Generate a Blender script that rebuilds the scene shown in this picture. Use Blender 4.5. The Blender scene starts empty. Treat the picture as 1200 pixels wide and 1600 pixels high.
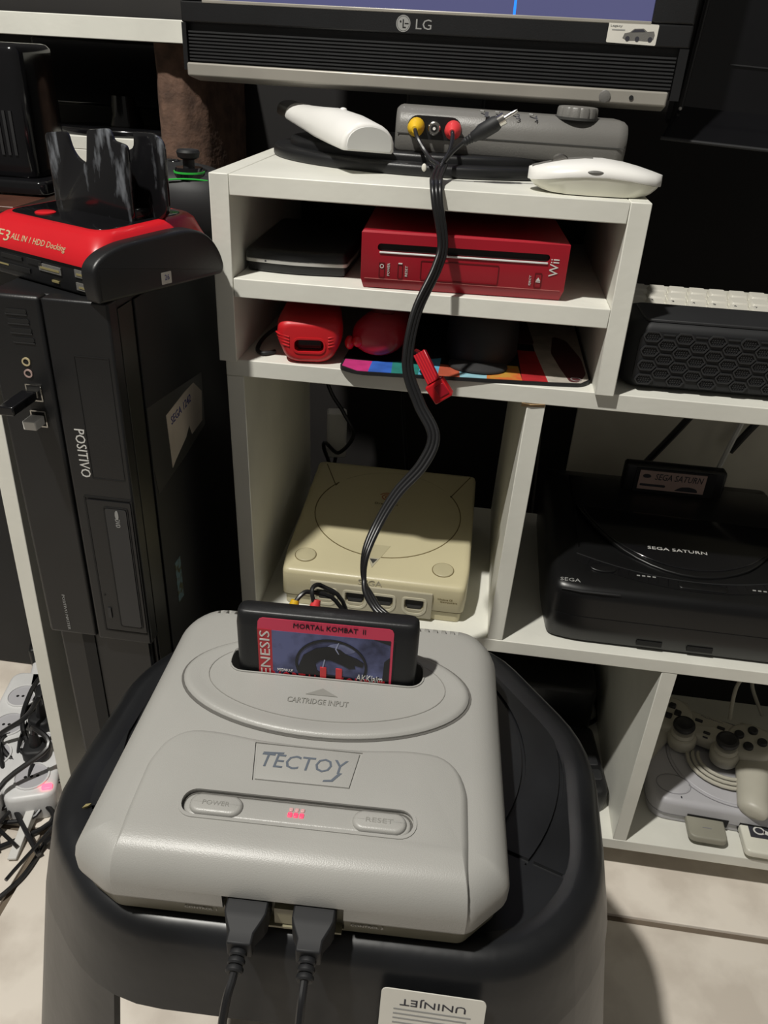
import bpy, bmesh, math, random
from mathutils import Vector, Matrix
random.seed(7)
SC = bpy.context.scene
COL = SC.collection
K = 0.001                                    # the script thinks in millimetres

# ------------------------------------------------------------------ camera
def cam_axes(yaw, pitch, roll):
    fw = Vector((math.sin(yaw)*math.cos(pitch), math.cos(yaw)*math.cos(pitch), -math.sin(pitch)))
    r = Vector((math.cos(yaw), -math.sin(yaw), 0)); u = r.cross(fw)
    c, s = math.cos(roll), math.sin(roll)
    return c*r+s*u, -s*r+c*u, fw
cd = bpy.data.cameras.new('camera'); cam = bpy.data.objects.new('camera', cd); COL.objects.link(cam)
R_, U_, F_ = cam_axes(-.1038, .5283, .0555)
mw = Matrix(((R_.x, U_.x, -F_.x, .2000), (R_.y, U_.y, -F_.y, -.6164), (R_.z, U_.z, -F_.z, .7557), (0, 0, 0, 1)))
cam.matrix_world = mw
cd.sensor_fit = 'VERTICAL'; cd.sensor_height = 36; cd.lens = 1225.3/1600*36; cd.clip_start = .01; cd.clip_end = 50
SC.camera = cam

# ------------------------------------------------------------------ light
w = bpy.data.worlds.new('world'); SC.world = w; w.use_nodes = True
w.node_tree.nodes['Background'].inputs[0].default_value = (1.0, .95, .87, 1)
w.node_tree.nodes['Background'].inputs[1].default_value = .11
ld = bpy.data.lights.new('ceiling_lamp', 'POINT'); ld.energy = 165; ld.color = (1, .97, .90); ld.shadow_soft_size = .035
lo = bpy.data.objects.new('ceiling_lamp', ld); COL.objects.link(lo); lo.location = (-.40, -.79, 2.25)
SC.view_settings.view_transform = 'Standard'; SC.view_settings.look = 'None'
SC.view_settings.exposure = 0.12; SC.view_settings.gamma = 1; SC.view_settings.use_curve_mapping = False

# ------------------------------------------------------------------ materials
def lin(c):
    return tuple(((v/255)/12.92 if v/255 <= .04045 else ((v/255+.055)/1.055)**2.4) for v in c)
def mat(name, col, rough=.5, metal=0, var=.06, vs=18, bump=0, bs=400, col2=None, emit=None, es=1, spec=.5, coat=0, lo=.35, hi=.65, detail=4, stretch=None):
    m = bpy.data.materials.new(name); m.use_nodes = True; nt = m.node_tree; N = nt.nodes; L = nt.links
    b = N['Principled BSDF']; b.inputs['Roughness'].default_value = rough; b.inputs['Metallic'].default_value = metal
    b.inputs['Specular IOR Level'].default_value = spec
    if coat: b.inputs['Coat Weight'].default_value = coat; b.inputs['Coat Roughness'].default_value = .12
    tc = N.new('ShaderNodeTexCoord'); nz = N.new('ShaderNodeTexNoise'); nz.inputs['Scale'].default_value = vs; nz.inputs['Detail'].default_value = detail
    if stretch:
        mp = N.new('ShaderNodeMapping'); mp.inputs['Scale'].default_value = stretch; L.new(tc.outputs['Object'], mp.inputs['Vector']); L.new(mp.outputs[0], nz.inputs['Vector'])
    else: L.new(tc.outputs['Object'], nz.inputs['Vector'])
    rp = N.new('ShaderNodeValToRGB'); L.new(nz.outputs['Fac'], rp.inputs[0])
    c2 = col2 if col2 else tuple(v*(1-var*2) for v in col)
    rp.color_ramp.elements[0].position = lo; rp.color_ramp.elements[1].position = hi
    rp.color_ramp.elements[0].color = (*c2, 1); rp.color_ramp.elements[1].color = (*col, 1)
    L.new(rp.outputs[0], b.inputs['Base Color'])
    if bump:
        n2 = N.new('ShaderNodeTexNoise'); n2.inputs['Scale'].default_value = bs; n2.inputs['Detail'].default_value = 2
        L.new(tc.outputs['Object'], n2.inputs['Vector'])
        bp = N.new('ShaderNodeBump'); bp.inputs['Strength'].default_value = bump; bp.inputs['Distance'].default_value = .001
        L.new(n2.outputs['Fac'], bp.inputs['Height']); L.new(bp.outputs[0], b.inputs['Normal'])
    if emit: b.inputs['Emission Color'].default_value = (*emit, 1); b.inputs['Emission Strength'].default_value = es
    return m
white = mat('white_painted_board', (.775, .77, .70), .42, var=.07, vs=9, bump=.15, bs=160)
whiteedge = mat('white_board_edge', (.74, .73, .67), .45, var=.06, vs=14, bump=.15, bs=200)
gen_grey = mat('grey_console_plastic', (.345, .34, .32), .38, var=.03, vs=14, bump=.12, bs=1500)
gen_dark = mat('grey_console_groove', (.12, .115, .105), .5)
gen_low = mat('console_lower_olive', (.17, .16, .115), .4)
gen_text = mat('console_blue_grey_print', (.11, .13, .16), .5)
gen_emb = mat('console_embossed_grey', (.25, .245, .225), .4)
ledred = mat('red_lamp_window', (.5, .03, .06), .3, emit=(1, .08, .16), es=.9)
ledpale = mat('pale_lamp_window', (.6, .35, .35), .3)
gold = mat('brass_contact', (.55, .47, .22), .35, metal=.6)
black = mat('black_plastic', (.0075, .0078, .0088), .42, var=.15, bump=.08, bs=900)
blackm = mat('black_matte_rubber', (.0085, .009, .0105), .6, var=.15)
blackg = mat('black_gloss_plastic', (.006, .006, .007), .12, var=.1)
sat_blk = mat('black_console_plastic', (.0055, .0056, .006), .33, var=.1, spec=.4)
stool_m = mat('black_moulded_plastic', (.0112, .012, .0138), .36, var=.25, vs=14, bump=.25, bs=60)
scuff = mat('grey_scuff', (.22, .22, .21), .6)
darkgrey = mat('dark_grey_plastic', (.022, .0225, .024), .45)
cable_m = mat('black_cable', (.012, .012, .013), .33)
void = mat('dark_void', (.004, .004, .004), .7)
red = mat('red_gloss_plastic', (.36, .009, .021), .3, var=.05)
redd = mat('red_groove', (.12, .004, .006), .45)
reds = mat('red_silicone', (.56, .012, .018), .42, var=.04)
redbr = mat('bright_red_plastic', (.55, .011, .018), .28, var=.04)
redrca = mat('red_plug', (.68, .045, .05), .4)
yelrca = mat('yellow_plug', (.72, .44, .015), .4)
cream = mat('yellowed_cream_plastic', (.57, .515, .335), .36, var=.05, vs=8, bump=.1, bs=1200)
cream2 = mat('cream_button', (.47, .425, .275), .4)
creamline = mat('cream_seam', (.16, .125, .055), .5)
dcgrey = mat('warm_grey_plate', (.42, .39, .29), .4)
dcport = mat('port_ring_grey', (.55, .52, .40), .4)
boxgrey = mat('warm_grey_box', (.155, .15, .14), .42, var=.05, bump=.15, bs=900)
boxdark = mat('grey_box_seam', (.04, .04, .038), .5)
silver = mat('silver_trim', (.36, .34, .30), .38, metal=.25)
metal = mat('nickel_metal', (.62, .60, .56), .22, metal=1)
chrome = mat('chrome_strip', (.62, .61, .58), .2, metal=.35)
wplas = mat('white_plastic', (.80, .79, .76), .3, var=.02)
wplas2 = mat('white_translucent_cap', (.68, .68, .66), .45, var=.03)
ivory = mat('ivory_white_plastic', (.70, .69, .60), .3, var=.03)
tip = mat('smoky_grey_cap', (.07, .068, .062), .35)
psgrey = mat('pale_lavender_grey', (.46, .455, .48), .4, var=.03)
psline = mat('lavender_seam', (.22, .215, .23), .5)
psctrl = mat('yellowed_light_grey', (.47, .45, .38), .42, var=.04)
stickm = mat('charcoal_rubber', (.02, .02, .022), .5)
mcgrey = mat('grey_memory_card', (.30, .29, .235), .45, bump=.2, bs=1500)
paper = mat('off_white_paper', (.66, .64, .58), .6, var=.05)
ink = mat('dark_ink', (.03, .03, .04), .6)
inkb = mat('blue_ink', (.05, .05, .20), .6)
print_w = mat('white_print', (.66, .65, .62), .5)
print_g = mat('grey_print', (.30, .30, .29), .5)
print_gold = mat('gold_print', (.50, .42, .25), .4)
beige = mat('torn_paper_beige', (.62, .55, .46), .7, var=.12)
pinkpaper = mat('pale_pink_label', (.42, .30, .27), .6, var=.08)
mkred = mat('label_pink_red', (.62, .045, .10), .35, var=.02)
mkred2 = mat('label_crimson', (.45, .02, .03), .35, var=.02)
mkblue = mat('label_night_sky', (.11, .125, .27), .3, col2=(.02, .022, .06), vs=55, lo=.36, hi=.62)
mkblk = mat('label_black', (.008, .008, .01), .35)
mkbolt = mat('label_pale_blue', (.35, .38, .55), .4)
keyw = mat('white_key', (.66, .64, .57), .45, var=.05)
brownwall = mat('rough_brown_wall', (.15, .085, .058), .85, col2=(.07, .04, .028), vs=60, bump=.9, bs=180)
darkwall = mat('shaded_brown_wall', (.013, .011, .010), .75, col2=(.007, .006, .006), vs=5)  # brown wall darkened nearly to black: its shadow is put into the colour
palewall = mat('brightened_plaster_wall', (.66, .63, .55), .8, col2=(.50, .47, .41), vs=7)  # plaster lightened in place of lamp light that does not reach it
wood = mat('dark_red_brown_wood', (.11, .045, .03), .3, col2=(.05, .02, .014), vs=12)
greenl = mat('green_line', (.03, .5, .06), .4)
tilem = mat('cream_floor_tile', (.80, .735, .65), .35, col2=(.64, .575, .50), vs=11, bump=.1, bs=90, lo=.40, hi=.56, detail=8)
groutm = mat('brown_grout', (.16, .125, .09), .9)
strip_m = mat('white_power_strip', (.72, .72, .72), .4)
glass = mat('dim_screen', (.01, .01, .02), .12, emit=(.080, .082, .175), es=1.0)
blueline = mat('blue_screen_line', (.01, .05, .4), .2, emit=(.02, .22, 1.0), es=1.3)
chip = mat('chipped_brown_board', (.30, .20, .10), .9)

# ------------------------------------------------------------------ mesh helpers
class M:
    def __init__(s): s.v = []; s.f = []
    def add(s, v, f):
        o = len(s.v); s.v += [tuple(p) for p in v]; s.f += [tuple(i+o for i in q) for q in f]; return s
    def hexa(s, p):       # 4 bottom CCW, 4 top CCW
        return s.add(p, [(3,2,1,0),(4,5,6,7),(0,1,5,4),(1,2,6,5),(2,3,7,6),(3,0,4,7)])
    def box(s, x0, x1, y0, y1, z0, z1):
        return s.hexa([(x0,y0,z0),(x1,y0,z0),(x1,y1,z0),(x0,y1,z0),(x0,y0,z1),(x1,y0,z1),(x1,y1,z1),(x0,y1,z1)])
    def loft(s, rings, c0=True, c1=True):
        n = len(rings[0]); v = [p for r in rings for p in r]; f = []
        for k in range(len(rings)-1):
            for i in range(n):
                j = (i+1) % n; f.append((k*n+i, k*n+j, (k+1)*n+j, (k+1)*n+i))
        if c0: f.append(tuple(range(n-1, -1, -1)))
        if c1: f.append(tuple((len(rings)-1)*n+i for i in range(n)))
        return s.add(v, f)
    def prism(s, poly, z0, z1):
        return s.loft([[(x,y,z0) for x,y in poly], [(x,y,z1) for x,y in poly]])
    def slab(s, poly, z0, z1, rb=0, rt=1, n=3):   # prism with rounded rims
        R = []
        if rb:
            for i in range(n+1):
                a = math.pi/2*i/n; R.append([(x,y,z0+rb*(1-math.cos(a))) for x,y in inset(poly, rb*(1-math.sin(a)))])
        else: R.append([(x,y,z0) for x,y in poly])
        if rt:
            for i in range(n+1):
                a = math.pi/2*i/n; R.append([(x,y,z1-rt+rt*math.sin(a)) for x,y in inset(poly, rt*(1-math.cos(a)))])
        else: R.append([(x,y,z1) for x,y in poly])
        return s.loft(R)
    def tube(s, pts, r, seg=8, smooth=0, flat=1.0, up=None):
        P = [Vector(p) for p in (spline(pts, smooth) if smooth else pts)]
        rr = r if isinstance(r, (list, tuple)) else [r]*len(P)
        if len(rr) != len(P): rr = [rr[min(len(rr)-1, int(i*(len(rr)-1)/(len(P)-1)+.5))] for i in range(len(P))]
        rings = []; n0 = None
        for i, p in enumerate(P):
            t = (P[min(i+1, len(P)-1)]-P[max(i-1, 0)]).normalized()
            if n0 is None:
                a = Vector(up) if up else (Vector((0,0,1)) if abs(t.z) < .9 else Vector((0,1,0)))
                n0 = (a-t*a.dot(t)).normalized()
            else: n0 = (n0-t*n0.dot(t)).normalized()
            b = t.cross(n0)
            rings.append([p+n0*(rr[i]*math.cos(2*math.pi*k/seg)*flat)+b*(rr[i]*math.sin(2*math.pi*k/seg)) for k in range(seg)])
        return s.loft(rings)
    def lathe(s, prof, c=(0,0,0), seg=24, ax=None):
        # profile (r, h) along axis ax through c
        a = Vector(ax).normalized() if ax else Vector((0,0,1))
        h = Vector((1,0,0)) if abs(a.x) < .9 else Vector((0,1,0)); n = (h-a*h.dot(a)).normalized(); b = a.cross(n); c = Vector(c)
        return s.loft([[c+a*z+n*(max(r,.01)*math.cos(2*math.pi*k/seg))+b*(max(r,.01)*math.sin(2*math.pi*k/seg)) for k in range(seg)] for r, z in prof])
    def ell(s, c, r, seg=20, rings=10):
        return s.loft([[(c[0]+r[0]*math.sin(t)*math.cos(2*math.pi*k/seg), c[1]+r[1]*math.sin(t)*math.sin(2*math.pi*k/seg), c[2]-r[2]*math.cos(t)) for k in range(seg)]
                       for t in [max(.02, min(math.pi-.02, math.pi*i/rings)) for i in range(rings+1)]])
    def map(s, fn): s.v = [tuple(fn(*p)) for p in s.v]; return s
    def build(s, name, m, parent=None, ang=35, bev=0, seg=2):
        me = bpy.data.meshes.new(name); me.from_pydata([(x*K, y*K, z*K) for x, y, z in s.v], [], s.f)
        fix(me, ang); me.materials.append(m)
        o = bpy.data.objects.new(name, me); COL.objects.link(o)
        if parent: o.parent = parent
        if bev:
            b = o.modifiers.new('bevel', 'BEVEL'); b.width = bev*K; b.segments = seg; b.limit_method = 'ANGLE'; b.angle_limit = math.radians(40)
        return o
def fix(me, ang=35):
    bm = bmesh.new(); bm.from_mesh(me); bmesh.ops.recalc_face_normals(bm, faces=bm.faces); bm.to_mesh(me); bm.free()
    me.polygons.foreach_set('use_smooth', [True]*len(me.polygons)); me.set_sharp_from_angle(angle=math.radians(ang))
def spline(p, n=6):
    P = [Vector(q) for q in p]; out = []
    for i in range(len(P)-1):
        a, b, c, d = P[max(i-1,0)], P[i], P[i+1], P[min(i+2,len(P)-1)]
        for k in range(n):
            t = k/n; out.append(.5*((2*b)+(-a+c)*t+(2*a-5*b+4*c-d)*t*t+(-a+3*b-3*c+d)*t*t*t))
    return out+[P[-1]]
def inset(poly, d):
    if abs(d) < 1e-6: return list(poly)
    n = len(poly); out = []
    area = sum(poly[i][0]*poly[(i+1)%n][1]-poly[(i+1)%n][0]*poly[i][1] for i in range(n)); sg = 1 if area > 0 else -1
    for i in range(n):
        a, b, c = Vector(poly[i-1]), Vector(poly[i]), Vector(poly[(i+1)%n])
        e1 = (b-a); e2 = (c-b)
        if e1.length < 1e-6 or e2.length < 1e-6: out.append(tuple(b)); continue
        e1.normalize(); e2.normalize()
        n1 = Vector((-e1.y, e1.x))*sg; n2 = Vector((-e2.y, e2.x))*sg; m_ = n1+n2
        if m_.length < 1e-6: m_ = n1
        m_.normalize(); q = b+m_*(d/max(.35, m_.dot(n1))); out.append((q.x, q.y))
    return out
def rin(raw, r, d, n=4):      # inset the corner polygon first, round afterwards: keeps every ring clean
    rr = r if isinstance(r, (list, tuple)) else [r]*len(raw)
    return roundpoly(inset(raw, d), [max(.4, q-d*.35) for q in rr], n)
def rrect(x0, x1, y0, y1, r, n=4):
    P = []
    for cx, cy, a in ((x1-r,y0+r,-90),(x1-r,y1-r,0),(x0+r,y1-r,90),(x0+r,y0+r,180)):
        for k in range(n+1):
            t = math.radians(a+90*k/n); P.append((cx+r*math.cos(t), cy+r*math.sin(t)))
    return P
def roundpoly(P, r, n=4):
    out = []; N = len(P)
    for i in range(N):
        a, b, c = Vector(P[i-1]), Vector(P[i]), Vector(P[(i+1)%N]); rr = r[i] if isinstance(r, (list, tuple)) else r
        d1 = (a-b); d2 = (c-b); k = min(rr, d1.length*.49, d2.length*.49); p = b+d1.normalized()*k; q = b+d2.normalized()*k
        for j in range(n+1):
            t = j/n; z = p*(1-t)**2+b*2*t*(1-t)+q*t*t; out.append((z.x, z.y))
    return out
def ellipse(cx, cy, a, b, n=40): return [(cx+a*math.cos(2*math.pi*k/n), cy+b*math.sin(2*math.pi*k/n)) for k in range(n)]
def ring(m, poly, wd, z0, z1):        # thin raised band along a closed outline
    a, b = poly, inset(poly, wd)
    n = len(a); v = [(x,y,z0) for x,y in a]+[(x,y,z1) for x,y in a]+[(x,y,z1) for x,y in b]+[(x,y,z0) for x,y in b]; f = []
    for i in range(n):
        j = (i+1) % n
        for k in range(4): l = (k+1) % 4; f.append((k*n+i, k*n+j, l*n+j, l*n+i))
    return m.add(v, f)
def cut(o, cutter):
    c = cutter.build('cutter', void, o.parent); bpy.context.view_layer.update()
    md = o.modifiers.new('b', 'BOOLEAN'); md.operation = 'DIFFERENCE'; md.object = c; md.solver = 'EXACT'
    dg = bpy.context.evaluated_depsgraph_get(); dg.update()
    me = bpy.data.meshes.new_from_object(o.evaluated_get(dg)); o.modifiers.clear(); old = o.data; o.data = me; me.name = old.name
    bpy.data.objects.remove(c)
    me.polygons.foreach_set('use_smooth', [True]*len(me.polygons)); me.set_sharp_from_angle(angle=math.radians(30))
    return o
def text(name, s, wd, ht, m, parent, o, xd=(1,0,0), yd=(0,0,1), depth=.25, shear=0):
    cu = bpy.data.curves.new(name, 'FONT'); cu.body = s; cu.extrude = .02; cu.resolution_u = 2; cu.shear = shear
    t = bpy.data.objects.new(name, cu); COL.objects.link(t); dg = bpy.context.evaluated_depsgraph_get(); dg.update()
    me = bpy.data.meshes.new_from_object(t.evaluated_get(dg)); bpy.data.objects.remove(t); me.name = name
    xs = [v.co.x for v in me.vertices]; ys = [v.co.y for v in me.vertices]
    x0, x1, y0, y1 = min(xs), max(xs), min(ys), max(ys); X = Vector(xd).normalized(); Y = Vector(yd).normalized(); Z = X.cross(Y); o = Vector(o)
    for v in me.vertices:
        a = ((v.co.x-x0)/(x1-x0)-.5)*wd; b = ((v.co.y-y0)/(y1-y0)-.5)*ht; c = depth if v.co.z > 0 else -.1
        v.co = (o+X*a+Y*b+Z*c)*K
    me.materials.clear(); me.materials.append(m); ob = bpy.data.objects.new(name, me); COL.objects.link(ob); ob.parent = parent
    return ob
def flat(name, poly, m, parent, o, xd, yd, depth=.2):      # thin printed piece on a plane
    X = Vector(xd).normalized(); Y = Vector(yd).normalized(); Z = X.cross(Y); o = Vector(o)
    return M().prism(poly, -.1, depth).map(lambda x, y, z: o+X*x+Y*y+Z*z).build(name, m, parent)
def tag(o, label, cat, group=None):
    o['label'] = label; o['category'] = cat
    if group: o['group'] = group
    return o
def thing(name, label, cat, loc=(0,0,0), rz=0, rx=0, ry=0, group=None, sc=1):
    o = bpy.data.objects.new(name, None); COL.objects.link(o); o.empty_display_size = .02
    o.location = Vector(loc)*K; o.rotation_euler = (rx, ry, rz); o.scale = (sc, sc, sc); return tag(o, label, cat, group)
def struct(o): o['kind'] = 'structure'; return o
def share(src, name, parent, loc, rz=0):
    c = bpy.data.objects.new(name, src.data); COL.objects.link(c); c.parent = parent; c.location = Vector(loc)*K; c.rotation_euler = (0,0,rz); return c

# ------------------------------------------------------------------ the room
FL = -60
floor = struct(M().box(-1400, 1700, -1300, 470, FL-30, FL-4).build('floor', groutm))
tl = None
for i in range(-3, 4):
    for j in range(-3, 2):
        c = (-240+450*i+225, -57+450*j+225, FL)
        if tl is None:
            tl = M().slab(rrect(-221, 221, -221, 221, 3, 2), -8, 0, 0, 1.2, 2).build('tile', tilem, floor); tl.location = Vector(c)*K
        else: share(tl, 'tile', floor, c)
wall = struct(M().box(-1400, 1700, 455, 480, FL-4, 2300).build('wall_back', darkwall))
struct(M().box(340, 1690, 330, 337, 232, 400).build('wall_right', palewall))
pil = M()
prof = roundpoly([(-177, 322), (-150, 322), (-128, 340), (-112, 400), (-112, 455), (-177, 455)], 10)
rg = []
for k in range(31):
    z = FL+(754-FL)*k/30; rg.append([(x+random.uniform(-1, 1), y+random.uniform(-1, 1), z) for x, y in prof])
pil.loft(rg); struct(pil.build('wall_pillar', brownwall, None, 60))
# ------------------------------------------------------------------ white shelf unit and the small shelf box on it
def board(name, p, parent, m=white): return M().hexa(p).build(name, m, parent, 30, .7, 2)
def upright(x0, x1, y0, y1, z0, z1, d=0):
    return [(x0,y0,z0),(x1,y0,z0),(x1,y1,z0),(x0,y1,z0),(x0+d,y0,z1),(x1+d,y0,z1),(x1+d,y1,z1),(x0+d,y1,z1)]
UD = 262
unit = thing('shelf_unit', 'large white painted board shelf unit holding the cream and black consoles', 'shelf', (0,0,0))
board('top_board', upright(-6, 760, 0, UD, 512.2, 527), unit)
board('side_board', upright(0, 15, .5, UD-1, FL+42, 512, -6), unit)
board('divider', upright(245, 260, .5, UD-1, 262.2, 512, 4.7), unit)
board('middle_shelf', upright(0, 745, 0, UD, 247.3, 262.2), unit)
board('divider', upright(418, 433, .5, UD-1, -3, 247, -.7), unit)
board('bottom_shelf', upright(0, 745, 0, UD, -18, -3), unit)
board('side_board', upright(745, 760, .5, UD-1, FL+42, 512), unit)
M().box(15.5, 744, UD-4, UD-.5, -2.9, 246).build('shade_sheet', void, unit)  # added dark sheet standing in for the shade in the open lower compartments
for x in (40, 400, 700): M().box(x, x+40, 60, 220, FL, -18).build('foot', whiteedge, unit)
M().add([(245,0.2,509),(264,0.2,510),(264,-1.2,513),(252,-1.4,511.5),(245,-.8,512.5),(245,3,512.5),(264,3,513)], [(0,1,2,3,4),(4,3,2,6,5)]).build('chipped_edge', chip, unit)

hut = thing('shelf_box', 'small white open shelf box standing on the large shelf unit under the television', 'shelf', (0,-6,527))
HD = 246
board('side_board', upright(-9.4, 5.6, 0, HD, 0, 146.2), hut)
board('side_board', upright(301.4, 316.4, 0, HD, 0, 146.2, -1), hut)
board('top_board', upright(6, 300.2, 0, HD, 131, 146), hut)
board('middle_shelf', upright(6, 300.8, 0, HD, 54.3, 69.3), hut)

M().box(-9, 316, HD, HD+3, 1, 145).build('shade_sheet', void, hut)  # added black sheet that supplies the shade inside the open shelf box
# left furniture
desk = thing('corner_desk', 'white board desk behind the computer tower at the far left', 'desk', (0,0,0))
board('upper_shelf', upright(-620, -110, 300, 440, 754.5, 775.5), desk)
board('rear_shelf', upright(-620, -166, 330, 452, 643, 657), desk)
board('apron', upright(-620, -178, 330, 342, 606, 642.8), desk)
board('side_board', upright(-214, -199, -50, 300, FL, 604, 14), desk)
board('wood_shelf', upright(-620, -222, 80, 328, 604, 621), desk, wood)
board('side_board', upright(-640, -622, 80, 452, FL, 780), desk)

# ------------------------------------------------------------------ television
TVL = (-80, 158, 729); ty = math.atan2(-36, 420)
tv = thing('television', 'flat television with dark bezel, speaker grille and silver lower strip', 'television', TVL, ty, 0, math.radians(.15))
TW = 424
# local: x 0..TW, y 0 front (away +), z up
M().box(3, TW-3, 6, 60, 16, 320).build('body', black, tv, 30, 4, 3)
bz = M(); bz.box(0, TW, -4, 8, 42, 58).box(0, 20, -4, 8, 58, 320).box(TW-32, TW, -4, 8, 58, 320)
bz.build('bezel', black, tv, 30, 1.5, 2)
M().box(20, TW-32, 2, 5, 58, 315).build('screen', glass, tv)
M().box(20, TW-32, -4.3, 1, 56.5, 59.2).build('screen_trim', silver, tv, 30, .6)
M().box(284, 286, 1.6, 2.3, 59, 315).build('screen_line', blueline, tv)
M().box(4, TW-6, 2, 10, 12, 42).build('grille_back', black, tv)
for k in range(9): M().box(5, TW-8, -2, 3, 13.5+k*2.65, 14.9+k*2.65).build('grille_slat', darkgrey, tv)
M().box(0, 4, -4, 10, 6, 42).build('grille_end', black, tv); M().box(TW-7, TW, -4, 10, 6, 42).build('grille_end', black, tv)
M().loft([[(3,-5,z0),(TW-9,-5,z0),(TW-9,20,z1),(3,20,z1)] for z0,z1 in ((1.5,-3),(12,12))]).build('silver_strip', silver, tv, 30, 1.5, 3)
M().lathe([(4.6,0),(4.6,.9),(4,1.2)], (366,-5,6.3), 20, (0,-1,0)).build('sensor_window', boxgrey, tv)
M().lathe([(1.8,0),(1.8,.8)], (387,-5,6.5), 12, (0,-1,0)).build('power_lamp', void, tv)
lg = M(); ring(lg, ellipse(0,0,6,6,28), .7, 0, .3); lg.map(lambda x,y,z: (196+x,-4-z,49.3+y)).build('logo_ring', print_g, tv)
M().prism(ellipse(0,0,5.0,5.0,28),0,.25).map(lambda x,y,z:(196+x,-4-z,49.3+y)).build('logo_disc', print_g, tv)
lm_ = M(); lm_.prism([(-.5,3),(.3,3),(.3,-2.2),(2.2,-2.2),(2.2,-3),(-.5,-3)],0,.5).prism(ellipse(-2.3,1.4,.7,.7,10),0,.5).prism([(1.2,.5),(4.4,.5),(4.4,-.2),(1.2,-.2)],0,.5)
lm_.map(lambda x,y,z:(196+x,-4-z,49.3+y)).build('logo_mark', black, tv)
text('brand_lettering', 'LG', 13, 7.2, print_g, tv, (213,-4,49.3))
stk = flat('sticker', rrect(-19,19,-7,7,1), paper, tv, (379,-4,50.5), (1,0,-.02), (.02,0,1), .25)
car = [(-9,-3),(-8,.2),(-4,1.2),(-1,3.6),(6,4),(9,2),(14,2.4),(15,0),(14.5,-3.2),(10,-4.4),(2,-4.2),(-5,-4.6)]
cr = flat('car_print', car, boxgrey, stk, (381,-4.25,50.2), (1,0,0), (0,0,1), .15)
flat('car_window_print', [(-3,1.2),(-.5,3.1),(5.6,3.4),(7.6,1.8)], ink, stk, (381,-4.4,50.2), (1,0,0), (0,0,1), .12)
for cx in (-5.2, 2.2, 12): flat('car_wheel_print', ellipse(cx,-3.2,1.7,1.8,12), ink, stk, (381,-4.4,50.2), (1,0,0), (0,0,1), .12)
text('sticker_lettering', 'Legacy', 9, 1.8, print_g, stk, (366,-4.25,55.2)); flat('sticker_line', [(-5,-.4),(5,-.4),(5,.4),(-5,.4)], print_g, stk, (368,-4.25,52.6), (1,0,0), (0,0,1), .15)
base = thing('television_stand', 'oval black television stand lying on the top of the shelf box', 'stand', (150,163,673))
M().slab(ellipse(0,0,150,112,56),0,9,2,3).slab(ellipse(0,4,136,99,56),8.5,15,0,3).build('base', black, base)
M().box(-38,38,60,84,14,120).build('neck', black, base, 30, 4)
M().ell((-3,-112,7),(2.0,1.2,3),8,6).build('rubber_stop', paper, base)

# second screen on the right
mon = thing('black_monitor', 'glossy black monitor at the upper right edge beside the television', 'monitor', (350,156,701), math.radians(-3), 0, math.radians(2.5))
M().loft([[(0,30,10),(330,30,10),(330,75,10),(0,75,10)],[(0,30,320),(330,30,320),(330,75,320),(0,75,320)]]).build('back_shell', black, mon, 30, 6, 3)
M().add([(4,28,26),(330,28,26),(330,28,320),(4,28,320),(4,32,26),(330,32,26),(330,32,320),(4,32,320)], [(0,1,2,3),(7,6,5,4),(0,4,5,1),(1,5,6,2),(2,6,7,3),(3,7,4,0)]).build('screen', blackg, mon)
M().tube([(5,26,24),(5,26,318)],2.2,8).build('frame_edge', darkgrey, mon)
M().hexa([(-10,-8,2),(330,-8,2),(330,30,20),(4,30,20),(-9,-8,5),(330,-8,5),(330,28,28),(4,28,28)]).build('chin', blackg, mon)
M().tube([(-10,-8.5,3.4),(330,-8.5,3.4)],1.4,8).build('chin_trim', darkgrey, mon)
M().box(36,330,26.5,28,62,63).build('screen_line', darkgrey, mon)
M().ell((4,20,26),(1.5,1.5,1.5),8,6).build('indicator', print_w, mon)
M().box(140,210,60,80,-174,160).build('neck', black, mon, 30, 4)
M().slab(rrect(60,290,20,104,20),-174,-163,0,3).build('foot', black, mon)

# monitor, box and pad on the left
lmn = thing('dark_monitor', 'dark monitor with round glossy foot on the far left rear shelf', 'monitor', (-250,395,657))
M().slab(ellipse(0,-18,76,44,40),0,8,2,3).build('foot', blackg, lmn)
M().lathe([(22,6),(17,20),(15,40)],(0,10,0),24).build('neck', blackg, lmn)
M().box(-110,66,10,40,26,97).build('screen_panel', blackg, lmn, 30, 4, 3)
M().box(-104,60,8.5,11,32,94).build('screen', blackg, lmn)
prn = thing('black_vented_box', 'black vented box with slatted side at the far left under the upper shelf', 'box', (-311,150,621))
M().slab(rrect(-150,77,0,70,10),14,127,2,8).build('body', blackg, prn)
M().slab(rrect(-150,92,-16,90,8),2,14,1,3).build('tray', blackg, prn)
for k in range(11): M().box(-6+k*6.5,-3.2+k*6.5,-1.2,2,34,72).build('vent_slat', darkgrey, prn)
for xx in (-120,60): M().box(xx,xx+20,20,60,0,3).build('foot', blackm, prn)
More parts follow.
